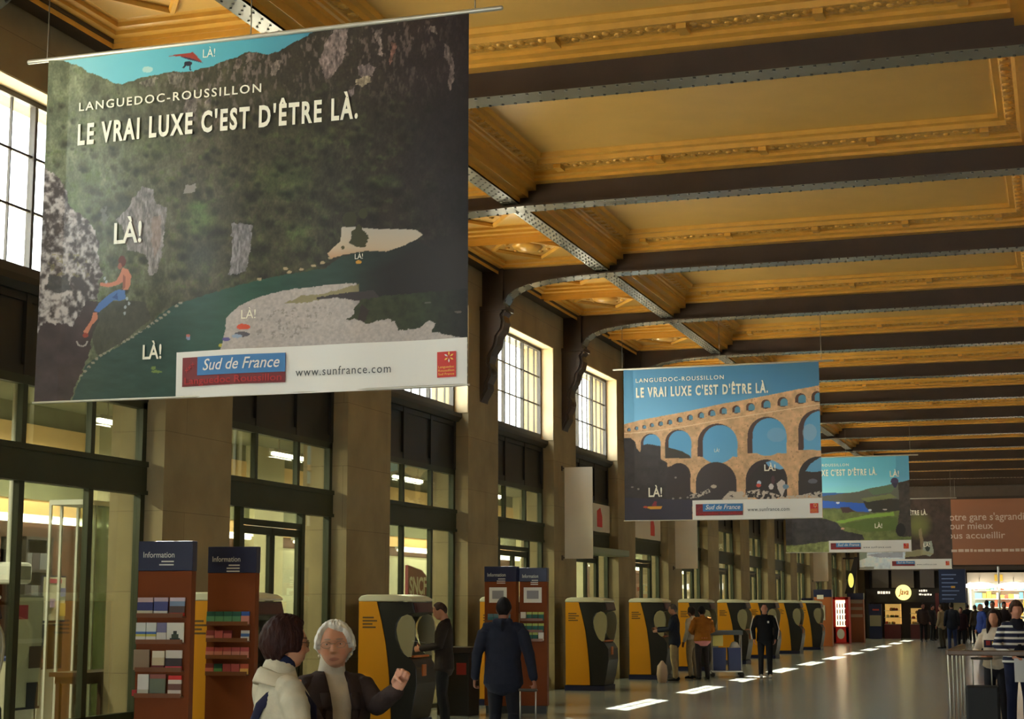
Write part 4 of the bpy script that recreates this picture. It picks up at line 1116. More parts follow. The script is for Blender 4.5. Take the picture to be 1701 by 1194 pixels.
rows2 = [[green] * 4 + [[(.66, (206, 134, 120)), (.34, (44, 84, 160))]], [[(.5, (218, 150, 134)), (.5, (150, 60, 60))], [(1, (196, 96, 96))], [(.7, (200, 104, 100)), (.3, (140, 50, 52))], None, [(.4, W_), (.3, (70, 110, 170)), (.3, W_)]],
         [pink] * 5, [[(.6, (206, 112, 96)), (.4, (120, 40, 40))], [(.55, (96, 160, 100)), (.45, (32, 86, 70))], [(1, (178, 76, 76))], [(1, (186, 84, 80))], [(.55, (230, 178, 90)), (.45, (196, 90, 60))]]]
names = ['top', 'second', 'third', 'bottom']; pos = ['first', 'second', 'third', 'fourth', 'fifth']
desc = [['green'] * 4 + ['pink and blue'], ['rosy', 'red', 'dark red', '', 'white and blue'], ['pink'] * 5, ['brick red', 'green', 'crimson', 'plum red', 'yellow and orange']]
for r in range(4):
    for j, bands in enumerate(rows2[r]):
        if bands is None: continue
        a = 347.5 + j * 13.6
        leaflet(s2, l2(a), l2(a + 12.6), sh2[r], hy2 * (17 if r else 21), bands, '%s leaflet, %s in the %s row of the second stand' % (desc[r][j], pos[j], names[r]), G2)
# the pair farther along
Y3 = 25.3
p = [on_front(Y3, x, 942).x for x in (805, 857)]; q = [on_front(Y3 + .05, x, 945).x for x in (858.5, 903)]
zz = lambda y: on_front(Y3, 860, y).z
s3 = stand(((p[0] + p[1]) / 2, Y3, 0), 0, p[1] - p[0], 'brochure stand with green leaflets partly behind the walking man, header Information', 3, [zz(1033), zz(1053), zz(1073)], (2.05, 2.29), d=.16)
s4 = stand(((q[0] + q[1]) / 2, Y3 + .20, 0), .10, (q[1] - q[0]) * 1.0, 'brochure stand with a white poster above three rows of green leaflets', 3, [zz(1030), zz(1049), zz(1064)], (2.05, 2.27), d=.16)
for s_, xs, nm in ((s3, -.16, 'stand behind the walking man'), (s4, -.13, 'stand beside the pillar')):
    m = MB(m_white, paper((150, 146, 150))); m.box(xs - .02, xs + .27, -.008, -.001, 1.72, 1.96); m.m(1).box(xs + .03, xs + .22, -.010, -.008, 1.78, 1.91)
    m.build('poster', s_)
    for r in range(3):
        zs = [zz(1033), zz(1053), zz(1073)][r] if s_ is s3 else [zz(1030), zz(1049), zz(1064)][r]
        for j in range(4):
            x = -.19 + j * .095
            last = (s_ is s4 and ((r == 0 and j == 0) or (r == 2 and j == 3)))
            leaflet(s_, x, x + .085, zs, .125, [(1, W_)] if last else [(.7, (20, 96, 78)), (.3, (176, 186, 90))] if s_ is s4 else [(.6, (60, 120, 130)), (.4, (96, 130, 140))],
                    '%s leaflet, %s in the %s row of the %s' % ('white' if last else 'green', pos[j], names[r] if r < 2 else 'third', nm), 'leaflets on the paired stands')

# ------------------------------------------------------------------ stands near the end of the hall
def board_stand(name, label, px0, px1, ytop, ybase, posters, body, head=None, cat='information stand'):
    b = atZ((px0 + px1) / 2, ybase); Yb = b.y
    x0, x1 = atY(px0, ybase, Yb).x, atY(px1, ybase, Yb).x; zt = atY(px0, ytop, Yb).z
    t = thing(name, label, cat, ((x0 + x1) / 2, Yb, 0)); w = x1 - x0
    m = MB(body); m.box(-w / 2, w / 2, 0, .45, .0, zt if head is None else zt - head); m.build('body', t, bevel=.01)
    if head: h = MB(m_navy); h.box(-w / 2 - .01, w / 2 + .01, -.01, .46, zt - head, zt); h.build('header', t)
    for (a, c, d, e, col) in posters:
        pm = MB(paper(col)); A, B = atY(a, d, Yb), atY(c, e, Yb); pm.box(A.x - t.location.x, B.x - t.location.x, -.02, -.001, B.z, A.z); pm.build('poster', t)
    return t
board_stand('timetable_stand', 'narrow navy stand with two white timetables', 1333, 1352, 993, 1076, [(1336, 1350, 1004, 1023, W_), (1336, 1350, 1026, 1044, W_)], m_navy)
board_stand('brochure_stand', 'orange brown stand with navy header and a single picture poster', 1354, 1383, 979, 1073.5, [(1356, 1371, 1005, 1030, (206, 200, 186)), (1358, 1366, 1010, 1022, (70, 64, 60)), (1357, 1368, 988, 995, W_)], mat('orange laminate', (176, 98, 50), 0.5), .30)
board_stand('brochure_stand', 'rust coloured stand beside the red vending machine, facing the hall', 1410, 1436, 985, 1067, [(1413, 1433, 996, 1002, (150, 130, 110)), (1413, 1433, 1008, 1013, (150, 130, 110)), (1413, 1433, 1020, 1025, (160, 140, 120))], mat('rust laminate', (136, 76, 44), 0.5), .28)
vb = atZ(1398, 1069); Yv = vb.y; v0, v1 = atY(1385, 1069, Yv).x, atY(1411, 1069, Yv).x
vm = thing('vending_machine', 'red vending machine with a bright lit window', 'vending machine', ((v0 + v1) / 2, Yv, 0)); w = (v1 - v0) / 2
m_vred = mat('vending red', (196, 30, 28), 0.35)
m = MB(m_vred); m.box(-w, w, .04, .8, 0, 2.0); m.box(-w, -w + .12, 0, .05, .05, 2.0); m.box(w - .14, w, 0, .05, .05, 2.0); m.box(-w, w, 0, .05, .02, .72); m.box(-w, w, 0, .05, 1.88, 2.0); m.build('body', vm, bevel=.015)
m = MB(mat('vending light', (255, 236, 200), .4, emit=(255, 226, 180), estr=.9)); m.box(-w + .12, w - .14, .02, .045, .74, 1.86); m.build('lit_window', vm)
for r in range(4):
    for c_ in range(4):
        m = MB(paper((190, 90, 50)) if (r + c_) % 2 else paper((70, 40, 36))); m.tube([(-w + .19 + c_ * .11, .012, .80 + r * .25), (-w + .19 + c_ * .11, .012, .93 + r * .25), (-w + .19 + c_ * .11, .012, .99 + r * .25)], [.028, .028, .012], 8); m.build('bottle', vm)
m = MB(paper((206, 204, 200))); m.disc((-.02, -.002, .42), (1, 0, 0), (0, 0, 1), .16, .22, .004, 18); m.build('emblem', vm)

# ------------------------------------------------------------------ blank panels on the pillars
m_blank = mat('blank cream panel', (226, 216, 198), 0.5, var=0.05, vscale=1.5)
for k, lab in ((3, 'large blank cream panel hung from the pillar nearest the second banner'), (5, 'blank cream panel on the pillar just below the aqueduct banner'), (10, 'farthest blank cream panel, on the pillar above the navy timetable stand')):
    t = thing('blank_banner', lab, 'panel', (XW, BY(k) - .25, 2.62), group='blank panels on the pillars')
    m = MB(m_blank); m.box(.06, .66, -.015, .015, 0, 1.88); m.build('sheet', t, bevel=.004)
    for z in (.02, 1.86):
        m = MB(m_iron); m.tube([(0, 0, z), (.70, 0, z)], [.012, .012], 6); m.box(0, .02, -.04, .04, z - .05, z + .05); m.build('bracket', t)

# ------------------------------------------------------------------ things behind the glass
og = thing('office_sign', 'burgundy office sign with white lettering behind the shopfront glass', 'sign', (-11.0, 28.20, 1.30))
m_burg = mat('burgundy', (120, 24, 44), 0.4)
m = MB(m_burg, m_white)
m.prism([(-.47, .52), (.47, .52), (.47, .84), (.40, .92), (.22, 1.0), (-.47, 1.08)], 'x', -.03, .03); m.build('sign_face', og)
m = MB(m_white); put_text(m, 'SNCF', lambda u, v: V3((.036, -.42 + u * .84, .58 + v * .30)), bold=.03); m.build('lettering', og, fix=False)
m = MB(paper((206, 200, 186))); m.box(-.03, .03, -.47, .47, .0, .52); m.build('lower_board', og)
m = MB(m_fix); m.box(-.02, .02, -.03, .03, -1.30, .1); m.box(-.25, .25, -.25, .25, -1.3, -1.27); m.build('post', og)
# posters, monitor and counters seen through the near glazing (all upright boards on feet or counters)
def atXr(px, py, X): return atX(px, py, X)
def board(name, label, cat, X, x0, x1, y0, y1, cols, feet=True, grp=None):
    A, B = atX(x0, y0, X), atX(x1, y1, X)
    t = thing(name, label, cat, (X, (A.y + B.y) / 2, 0 if feet else B.z), group=grp)
    h = A.z; lo = B.z; w = abs(B.y - A.y) / 2; z0 = 0 if feet else lo
    m = MB(m_navy); m.box(-.03, .0, -w - .02, w + .02, max(lo - .03, .05) - z0, h + .02 - z0); m.build('backing', t)
    for i, (a, b, c, d, col) in enumerate(cols):
        m = MB(paper(col)); m.box(0, .008 + .003 * i, -w + 2 * w * a, -w + 2 * w * b, lo + (h - lo) * c - z0, lo + (h - lo) * d - z0); m.build('sheet', t)
    if feet:
        m = MB(m_fix); m.box(-.2, .2, -w, w, 0, .05); m.box(-.04, -.03, -w * .7, w * .7, .03, max(lo, .1)); m.build('foot', t)
    return t
board('poster_board', 'tall white poster board with a crimson bubble behind the glass', 'poster board', -11.8, 26, 64, 992, 1172, [(0, 1, 0, 1, (206, 210, 196)), (.05, .45, .80, .93, (190, 60, 90)), (0, 1, .58, .62, (230, 232, 226)), (.55, 1, .35, .55, (90, 70, 64)), (.5, .9, .0, .22, (30, 36, 60))])
board('poster_board', 'white poster with small red, blue and yellow patches behind the glass', 'poster board', -12.45, 73, 106, 958, 1030, [(0, 1, 0, 1, (206, 200, 176)), (.1, .8, .86, .96, (190, 70, 90)), (.75, 1, .55, .75, (120, 120, 170)), (.6, 1, .1, .4, (214, 180, 90)), (.3, .5, .3, .5, (190, 160, 190))])
board('poster_board', 'dark low board standing in front of white counter behind the glass', 'poster board', -12.05, 63, 100, 1040, 1106, [(0, 1, 0, 1, (34, 32, 36)), (.1, .4, .1, .2, (150, 80, 70))])
A, B = atX(70, 1104, -12.35), atX(104, 1170, -12.35)
t = thing('office_counter', 'white office counter behind the glazing, below the dark board', 'counter', (-13.2, (A.y + B.y) / 2, 0)); w = abs(B.y - A.y) / 2
m = MB(paper((214, 208, 190))); m.box(-.35, .42, -w, w, 0, .98); m.build('body', t); m = MB(paper((60, 70, 130))); m.box(-.38, .45, -w - .03, w + .03, .98, 1.02); m.build('top', t)
A, B = atX(28, 933, -11.9), atX(57, 970, -11.9)
t = thing('ceiling_monitor', 'small white box monitor hanging on a pole behind the glass', 'monitor', (-12.1, (A.y + B.y) / 2, B.z)); w = abs(B.y - A.y) / 2; h = A.z - B.z
m = MB(m_fix); m.box(-.3, .18, -w, w, 0, h); m.build('casing', t, bevel=.05); m = MB(paper((110, 120, 116))); m.box(.175, .19, -w * .68, w * .68, h * .2, h * .82); m.build('screen', t)
m = MB(m_fix); m.tube([(-.05, 0, h - .02), (-.05, 0, 4.5 - B.z)], [.03, .03], 8); m.build('pole', t)
A, B = atX(66, 890, -12.9), atX(108, 948, -12.9)
t = thing('shelf_unit', 'tall dark shelf unit with dark goods behind the glass', 'shelf unit', (-13.2, (A.y + B.y) / 2, 0)); w = abs(B.y - A.y) / 2
m = MB(paper((40, 34, 34)), paper((92, 92, 96)), paper((70, 64, 70))); m.box(-.3, -.25, -w, w, 0, A.z); m.box(-.3, .1, -w, -w + .04, 0, A.z); m.box(-.3, .1, w - .04, w, 0, A.z)
for i in range(6): m.box(-.3, .1, -w, w, A.z / 6 * (i + 1) - .04, A.z / 6 * (i + 1))
m.build('carcass', t)
for i in range(6):
    for j in range(3):
        m = MB(paper((92, 92, 96)) if (i + j) % 2 else paper((56, 50, 56))); m.box(-.2, .05, -w + .05 + j * (2 * w - .1) / 3, -w + .04 + (j + 1) * (2 * w - .1) / 3, A.z / 6 * i + .002, A.z / 6 * i + .22); o = m.build('storage_box')
        o.location = t.location; tag(o, 'storage box on the dark shelf unit behind the glass', 'box', 'boxes on the dark shelf unit')
# glass cabinet and console table in the next lite
A, B = atX(112, 838, -11.3), atX(149, 1115, -11.3)
t = thing('glass_cabinet', 'tall frameless glass display cabinet with bright edges behind the glazing', 'cabinet', (-11.3, (A.y + B.y) / 2, 0)); w = abs(B.y - A.y) / 2
m = MB(m_fix)
for y in (-w, w - .03, -w * .25):
    for x in (-.25, .22): m.box(x, x + .03, y, y + .03, .0, A.z)
m.box(-.25, .25, -w, w, A.z, A.z + .06); m.box(-.25, .25, -w, w, 0, .08); m.build('frame', t)
m = MB(glass_mat('cabinet glass', (214, 220, 206), .25)); m.box(.245, .25, -w, w, .08, A.z); m.box(-.25, .25, w - .005, w, .08, A.z); m.build('glass', t)
A, B = atX(112, 1117, -10.75), atX(192, 1117, -10.75)
t = thing('console_table', 'dark brown wooden table standing behind the glass beside the pillar', 'table', (-10.75, (A.y + B.y) / 2, 0)); w = abs(B.y - A.y) / 2; m_dw = mat('dark brown wood', (70, 44, 26), 0.4, var=.15)
m = MB(m_dw); m.box(-.24, .24, -w, w, A.z - .05, A.z); m.box(-.2, .2, -w + .06, w - .06, A.z - .13, A.z - .05); m.build('top', t)
for x in (-.18, .14):
    for y in (-w + .05, w - .1): m = MB(m_dw); m.box(x, x + .05, y, y + .05, 0, A.z - .1); m.build('leg', t)
# small square signs over two of the shop doors
for k, lab in ((3, 'white sign board with red emblem over the door by the large blank panel'), (4, 'white sign board with red emblem over the door below the aqueduct banner')):
    y0 = PY(k) + PW
    t = thing('sign_board', lab, 'sign', (-9.95, y0 + OPEN / 2, 3.33), group='white boards over the shop doors')
    m = MB(paper((214, 204, 186))); m.box(-.02, .02, -OPEN / 2 + .1, OPEN / 2 - .1, 0, .62); m.build('board', t)
    m = MB(m_logo); y = OPEN / 2 - 1.0
    m.prism([(y - .22, .1), (y + .22, .1), (y + .22, .34), (y + .06, .54), (y - .22, .46)], 'x', .021, .026); m.build('emblem', t)

y0 = PY(3) + PW
t = thing('door_canopy', 'small grey green canopy over the door by the large blank panel', 'canopy', (-9.98, y0 + OPEN / 2, 2.78))
m = MB(mat('grey green metal', (120, 132, 108), .4)); m.box(0, .50, -OPEN / 2 + .05, OPEN / 2 - .02, 0, .14); m.build('canopy_slab', t, bevel=.02)
# ------------------------------------------------------------------ trolley, railing, suitcases
m_bin = mat('blue plastic bin', (44, 56, 110), 0.45)
m_steel = mat('brushed steel', (176, 172, 162), 0.3, metal=0.85)
tb_ = atZ(1207, 1124)
t = thing('service_trolley', 'service trolley with blue bins beside the person in orange jacket', 'trolley', (tb_.x, tb_.y, 0), .25)
for x in (-.34, .34):
    for y in (-.25, .25):
        m = MB(m_steel); m.tube([(x, y, .12), (x, y, 1.02)], [.014, .014], 8); m.build('post', t)
        m = MB(m_rivet); m.tube([(x - .015, y, .06), (x + .015, y, .06)], [.06, .06], 12); m.build('wheel', t)
m = MB(m_steel); m.box(-.36, .36, -.27, .27, .12, .15); m.build('bottom_shelf', t)
m = MB(m_grey); m.box(-.38, .38, -.29, .29, .98, 1.04); m.box(-.38, .38, -.29, -.27, 1.04, 1.08); m.box(-.38, .38, .27, .29, 1.04, 1.08); m.build('top_tray', t)
for x in (-.17, .19): m = MB(m_bin); m.prism([(x - .14, .152), (x + .14, .152), (x + .16, .68), (x - .16, .68)], 'y', -.2, .2); m.build('bin', t)
m = MB(paper((226, 224, 218))); m.tube([(.20, 0, .66), (.20, 0, .74)], [(.15, .19), (.10, .14)], 12); m.build('bag', t)
m = MB(paper((214, 204, 120))); m.box(-.30, -.08, -.2, .2, .72, .97); m.build('carton', t)
# railing: top rail across, short return going away at its near end
rl = atZ(1576, 1222); rY = 21.9
rx0 = atY(1577, 1090, rY).x; rx1 = 1.6
t = thing('railing', 'steel railing with brown wooden top rail in front of the two women', 'railing', (rx0, rY, 0))
m_rail = mat('brown wooden rail', (104, 78, 56), 0.4, var=.1)
zt = atY(1640, 1080, rY).z; zb_ = atY(1640, 1089, rY).z
m = MB(m_rail); m.box(-.02, rx1 - rx0, -.04, .04, zb_, zt); m.build('top_rail', t, bevel=.012)
m = MB(m_rail); m.box(-.05, .02, .02, 3.4, zb_, zt); m.build('top_rail', t, bevel=.012)
for y in (0.0, .8, 1.65, 2.5, 3.3):
    m = MB(m_steel); m.tube([(-.01, y, 0), (-.01, y, zb_)], [(.02 if y in (0, 3.3) else .012)] * 2, 8); m.build('post', t)
for x in (.95, 2.0): m = MB(m_steel); m.tube([(x, 0, 0), (x, 0, zb_)], [.02, .02], 8); m.build('post', t)
m = MB(m_steel); m.tube([(-.01, 0, .12), (-.01, 3.3, .12)], [.012, .012], 6); m.build('lower_bar', t)
m_case = mat('black suitcase fabric', (24, 23, 28), 0.6)
def suitcase(loc, rz, w, d, h, hh, label, col=m_case):
    t = thing('suitcase', label, 'suitcase', loc, rz)
    m = MB(col); m.box(-w / 2, w / 2, -d / 2, d / 2, .05, h); m.build('shell', t, bevel=.03)
    for x in (-w * .28, w * .28):
        m = MB(m_steel); m.tube([(x, d * .3, h - .02), (x, d * .3, hh)], [.009, .009], 6); m.build('handle_bar', t)
    m = MB(m_rivet); m.tube([(-w * .3, d * .3, hh), (w * .3, d * .3, hh)], [.016, .016], 8); m.build('grip', t)
    for x in (-w * .38, w * .38):
        for y in (-d * .3, d * .3): m = MB(m_rivet); m.tube([(x - .012, y, .03), (x + .012, y, .03)], [.03, .03], 10); m.build('wheel', t)
    return t
sc0 = atY(1634, 1190, 22.75)
suitcase((sc0.x, 22.75, 0), 0, .42, .26, .66, 1.0, 'large black suitcase standing behind the railing')
# dark rail and waste sorting bin by the second machine
t = thing('waste_bin', 'dark metal waste bin standing behind the man in the suit', 'bin', (-9.0, 24.9, 0))
m = MB(m_spandrel); m.box(-.26, .26, -.25, .25, .0, .95); m.build('body', t, bevel=.01); m = MB(m_iron); m.box(-.30, .30, -.29, .29, .95, 1.04); m.build('lid', t, bevel=.01)
for x, c in ((-.22, (120, 90, 40)), (.06, (150, 40, 30))): m = MB(paper(c)); m.box(x, x + .16, -.255, -.25, .62, .8); m.build('opening_label', t)

# ------------------------------------------------------------------ shops at the end of the hall
YE = 85.6
def E(px, py): return atY(px, py, YE)
def ebox(mb, x0, x1, y0, y1, d0, d1): 
    A, B = E(x0, y0), E(x1, y1); mb.box(A.x, B.x, YE + d0, YE + d1, B.z, A.z)
m_dark = mat('dark shopfront', (34, 24, 22), 0.5); m_dred = mat('dark red counter', (88, 18, 20), 0.45)
t = thing('cafe_front', 'dark cafe shopfront with grey panels above at the end of the hall', 'shopfront', (E(1500, 1060).x, YE, 0))
m = MB(m_dark); ebox(m, 1437, 1562, 978, 1000, .2, .5); ebox(m, 1437, 1446, 1000, 1062, .2, .5); m.box(E(1437, 1000).x, E(1562, 1000).x, YE + 2.3, YE + 2.5, 0, 3.3); m.build('fascia', t, world=True)
m = MB(paper((84, 74, 70)))
for a, b in ((1448, 1476), (1480, 1518), (1527, 1552)): ebox(m, a, b, 946, 976, .1, .2); 
m.build('upper_panels', t, world=True)
m = MB(m_dred); ebox(m, 1553, 1561, 985, 1040, .05, .25); m.build('red_column', t, world=True)
for i, (s_, a, b, y0, y1) in enumerate((('CAFE', 1457, 1478, 981.5, 986.5), ('PAINS', 1526, 1542, 979, 983), ('GATEAUX', 1526, 1546, 985.5, 989))):
    m = MB(mat('lit white letters', (255, 246, 230), .4, emit=(255, 240, 220), estr=.25)); A, B = E(a, y0), E(b, y1)
    rq = random.Random(i); x = A.x          # too small to read: a run of short strokes
    while x < B.x - .05:
        wd = rq.uniform(.05, .13); m.box(x, x + wd, YE + .17, YE + .19, B.z + rq.uniform(0, .02), A.z - rq.uniform(0, .03)); x += wd + .035
    o = m.build('lit_strokes', t, world=True); o['kind'] = 'stuff'
c = E(1502, 984); r = (E(1515, 984).x - c.x)
t = thing('round_sign', 'round glowing yellow sign with red and black script over the cafe counter', 'sign', (c.x, YE - .52, c.z))
m = MB(mat('yellow lit sign', (255, 240, 150), .4, emit=(255, 236, 140), estr=.38)); m.disc((0, 0, 0), (1, 0, 0), (0, 0, 1), r, r, -.12, 32); m.build('disc', t)
m = MB(paper((190, 30, 26)), paper((40, 24, 24))); put_text(m, 'Java', lambda u, v: V3((-r * .62 + u * r * 1.3, -.004 - .125 * 0, -r * .28 + v * r * .75)), shear=.3, bold=.02)
o = m.build('lettering', t, fix=False); o.location = (0, -.01, 0)
m = MB(m_dark); m.box(-.04, .04, .12, .718, -.05, .05); m.build('arm', t)
def case(name, label, x0, x1, y0, y1, yb, seed):
    rr = random.Random(seed)
    A, B = E(x0, y0), E(x1, y1); zb = 0
    t = thing(name, label, 'display case', ((A.x + B.x) / 2, YE - .3, 0)); w = (B.x - A.x) / 2
    m = MB(m_dred); m.box(-w, w, 0, .7, 0, B.z); m.build('base', t)
    m = MB(mat('warm lit backboard', (255, 214, 130), .6, emit=(255, 196, 110), estr=.14)); m.box(-w, w, .6, .64, B.z, A.z); m.build('lit_back', t)
    n = 3
    for i in range(n):
        z = B.z + (A.z - B.z) * i / n
        m = MB(m_fix); m.box(-w, w, .05, .6, z, z + .02); m.build('shelf', t)
        m = MB(*[paper(c) for c in ((214, 150, 70), (186, 110, 50), (226, 196, 130), (120, 130, 60), (190, 60, 40))])
        for q in range(int(w * 18)):
            m.m(rr.randrange(5)).ball((rr.uniform(-w + .08, w - .08), rr.uniform(.12, .5), z + .07), rr.uniform(.05, .1), .07, rr.uniform(.05, .09), 8, 5)
        o = m.build('pastries', t); o['kind'] = 'stuff'
    m = MB(m_glass); m.box(-w, w, 0, .01, B.z, A.z); m.build('glass', t)
    m = MB(m_dark); m.box(-w, w, 0, .7, A.z, A.z + .06); m.build('top', t)
    return t
case('display_case', 'lit bakery display case full of pastries, nearer the pillars', 1469, 1497, 1003, 1037, 1060, 1)
case('display_case', 'lit bakery display case beside the red column', 1512, 1534, 1010, 1037, 1060, 2)
A, B = E(1447, 1003), E(1470, 1060)
t = thing('menu_board', 'grey menu board with dark navy top at the cafe entrance', 'menu board', ((A.x + B.x) / 2, YE - 1.2, 0)); w = (B.x - A.x) / 2
m = MB(m_navy); m.box(-w, w, 0, .12, 0, A.z); m.build('frame', t); m = MB(paper((128, 118, 98))); m.box(-w + .04, w - .04, -.01, 0, .62, 1.15); m.build('sheet', t); m = MB(paper((150, 50, 36))); m.box(-w * .4, w * .6, -.01, 0, 1.38, 1.46); m.build('title', t)
c = E(1568, 981)
t = thing('pendant_lamp', 'small yellow pendant lamp beside the blue departure board', 'lamp', (c.x, YE - .4, c.z))
m = MB(mat('yellow glow', (255, 240, 150), .4, emit=(255, 236, 130), estr=.5)); m.ball((0, 0, 0), .15, .15, .18); m.build('globe', t); m = MB(m_iron); m.tube([(0, 0, .15), (0, 0, 3.6 - c.z), (0, .82, 3.6 - c.z)], [.012] * 3, 6); m.build('cord', t)
A, B = E(1561, 946), E(1607, 1001)
t = thing('departure_board', 'dark blue departure board with faint rows of text', 'departure board', ((A.x + B.x) / 2, YE - .9, B.z)); w = (B.x - A.x) / 2; h = A.z - B.z
m = MB(mat('departure blue', (26, 40, 74), .4)); m.box(-w, w, 0, .2, 0, h); m.build('panel', t)
m = MB(paper((120, 140, 190)), paper((230, 170, 70)))
for i in range(7): m.m(0).box(-w * .8, w * (.1 + .1 * (i * 7 % 5)), -.006, 0, h * (.1 + .12 * i), h * (.1 + .12 * i) + .05)
m.m(1).box(-w * .1, w * .2, -.008, 0, h * .44, h * .5); m.build('text_rows', t)
m = MB(m_dark); m.box(-.05, .05, .05, .15, h - .05, h + .35); m.box(-.05, .05, .05, 1.32, h + .25, h + .35); m.build('hanger', t)
A, B = E(1585, 996), E(1606, 1062)
t = thing('notice_board', 'pale notice board standing below the departure board', 'notice board', ((A.x + B.x) / 2, YE - .6, 0)); w = (B.x - A.x) / 2
m = MB(paper((176, 166, 128))); m.box(-w, w, 0, .08, .7, A.z); m.build('panel', t); m = MB(m_dark); m.box(-w, w, .01, .07, 0, .7); m.build('foot', t)
# the bright shop
t = thing('bright_shop', 'brightly lit shop with colourful shelves at the end of the hall', 'shop', (-2.2, YE + .9, 0))
x0, x1 = E(1608, 1000).x, XR
m = MB(paper((196, 182, 160))); m.box(x0, x1, YE - .05, YE + .1, E(1608, 967).z, E(1608, 951).z); m.build('fascia', t, world=True)
m = MB(mat('fascia yellow', (232, 190, 70), .5)); 
for a, b in ((1652, 1657), (1661, 1666)): A, B = E(a, 954), E(b, 965); m.box(A.x, B.x, YE - .07, YE - .05, B.z, A.z)
m.build('yellow_patch', t, world=True)
m = MB(mat('shop white', (244, 240, 228), .6)); m.box(x0, x1, YE + 2.4, YE + 2.5, 0, 2.9); m.box(x0, x0 + .08, YE, YE + 2.4, 0, 2.9); m.box(x0, x1, YE, YE + 2.4, 2.9, 3.0); m.build('shell', t, world=True)
rr = random.Random(5)
for i in range(6):
    m = MB(*[paper(c) for c in ((236, 226, 200), (120, 190, 206), (240, 190, 80), (214, 90, 60), (110, 170, 90), (250, 244, 226))])
    x = x0 + .25
    m.m(5).box(x0 + .2, x1 - .1, YE + 1.95, YE + 2.3, .25 + i * .42, .28 + i * .42)
    while x < x1 - .4:
        wd = rr.uniform(.12, .34); m.m(rr.randrange(6)).box(x, x + wd, YE + 2.0, YE + 2.2, .28 + i * .42, .28 + i * .42 + rr.uniform(.18, .36)); x += wd + .03
    o = m.build('stocked_shelf', t, world=True)
m = MB(m_steel); A = E(1658, 940); m.tube([(A.x, YE - .02, 0), (A.x, YE - .02, 3.5)], [.05, .05], 8); m.build('post', t, world=True)
for i, (a, b, y) in enumerate(((1603, 1653, 973), (1657, 1712, 973))):
    A, B = E(a, y), E(b, y)
    lt_ = thing('oval_lamp', 'wide glowing oval ceiling lamp, the one %s' % ('beside the departure board' if i == 0 else 'cut off by the frame edge'), 'lamp', ((A.x + B.x) / 2, YE - .52, A.z))
    m = MB(mat('oval lamp glow', (255, 252, 240), .4, emit=(255, 250, 236), estr=1.2)); m.ball((0, 0, 0), (B.x - A.x) / 2, .3, .17, 24, 10); m.build('shade', lt_)
    m = MB(m_steel); m.tube([(0, 0, .1), (0, 0, 2.97 - A.z), (0, .44, 2.97 - A.z)], [.015] * 3, 6); m.build('stem', lt_)
    l = bpy.data.lights.new('oval lamp light', 'AREA'); l.shape = 'ELLIPSE'; l.size = 1.4; l.size_y = .8; l.energy = 16; l.color = (1, .96, .86)
    o = bpy.data.objects.new('oval lamp light', l); COL.objects.link(o); o.location = ((A.x + B.x) / 2, YE + 1.0, 2.85)
# orange notice banner
Yo = 82.0; A, B = atY(1579, 829.5, Yo), atY(1760, 937, Yo)
t = thing('notice_banner', 'big orange brown banner with white French text announcing station works', 'banner', ((A.x + B.x) / 2, Yo, B.z)); 
m_ob = mat('orange brown vinyl', (178, 120, 88), .45)
m = MB(m_ob); m.box(A.x, B.x, Yo, Yo + .02, B.z, A.z); m.build('sheet', t, world=True)
m = MB(m_iron); m.box(A.x, B.x, Yo - .01, Yo + .03, A.z, A.z + .12); m.box(A.x, B.x, Yo - .01, Yo + .03, B.z - .08, B.z); m.build('frame', t, world=True)
m_otx = mat('pale lettering', (236, 214, 196), .5)
for s_, xa, xb, yt, yb in (('Votre gare s\'agrandit', 1566, 1708, 853, 862.5), ('pour mieux', 1569, 1650, 868, 878), ('vous accueillir', 1565, 1670, 884, 893.5), ('Place', 1560, 1722, 912, 915.5)):
    A_, B_ = atY(xa, yt, Yo), atY(xb, yb, Yo)
    m = MB(m_otx)
    if 'Place' in s_:                       # a line too small to read
        rq = random.Random(4); x = A_.x
        while x < B_.x - .1: wd = rq.uniform(.08, .3); m.box(x, x + wd, Yo - .006, Yo, B_.z, A_.z - rq.uniform(0, .03)); x += wd + .05
        m.build('small_print', t, world=True)['kind'] = 'stuff'; continue
    put_text(m, s_, lambda u, v: V3((A_.x + (B_.x - A_.x) * u, Yo - .006, B_.z + (A_.z - B_.z) * v)), bold=.01); m.build('lettering', t, world=True, fix=False)
for x in (A.x + .2, B.x - .3): m = MB(m_wire); m.tube([(x, Yo + .01, A.z + .1), (x, Yo + .01, 7.52)], [.008, .008], 5); m.build('hanging_wire', t, world=True)
# dark blade sign with a lit yellow dial on a far pillar
Yd = BY(12) - .3; A, B = atY(1404, 925, Yd), atY(1425, 986, Yd)
t = thing('blade_sign', 'dark narrow hanging sign with a glowing yellow dial', 'sign', (XW, Yd, B.z))
m = MB(m_dark); m.prism([(.05, 0), (.45, 0), (.75, A.z - B.z), (.55, A.z - B.z)], 'y', -.04, .04); m.box(0, .6, -.02, .02, A.z - B.z - .1, A.z - B.z - .04); m.build('panel', t)
m = MB(mat('dial glow', (240, 236, 130), .4, emit=(240, 230, 110), estr=.25)); m.disc((.36, -.042, .62), (1, 0, 0), (0, 0, 1), .13, .34, .01, 18); m.build('dial', t)
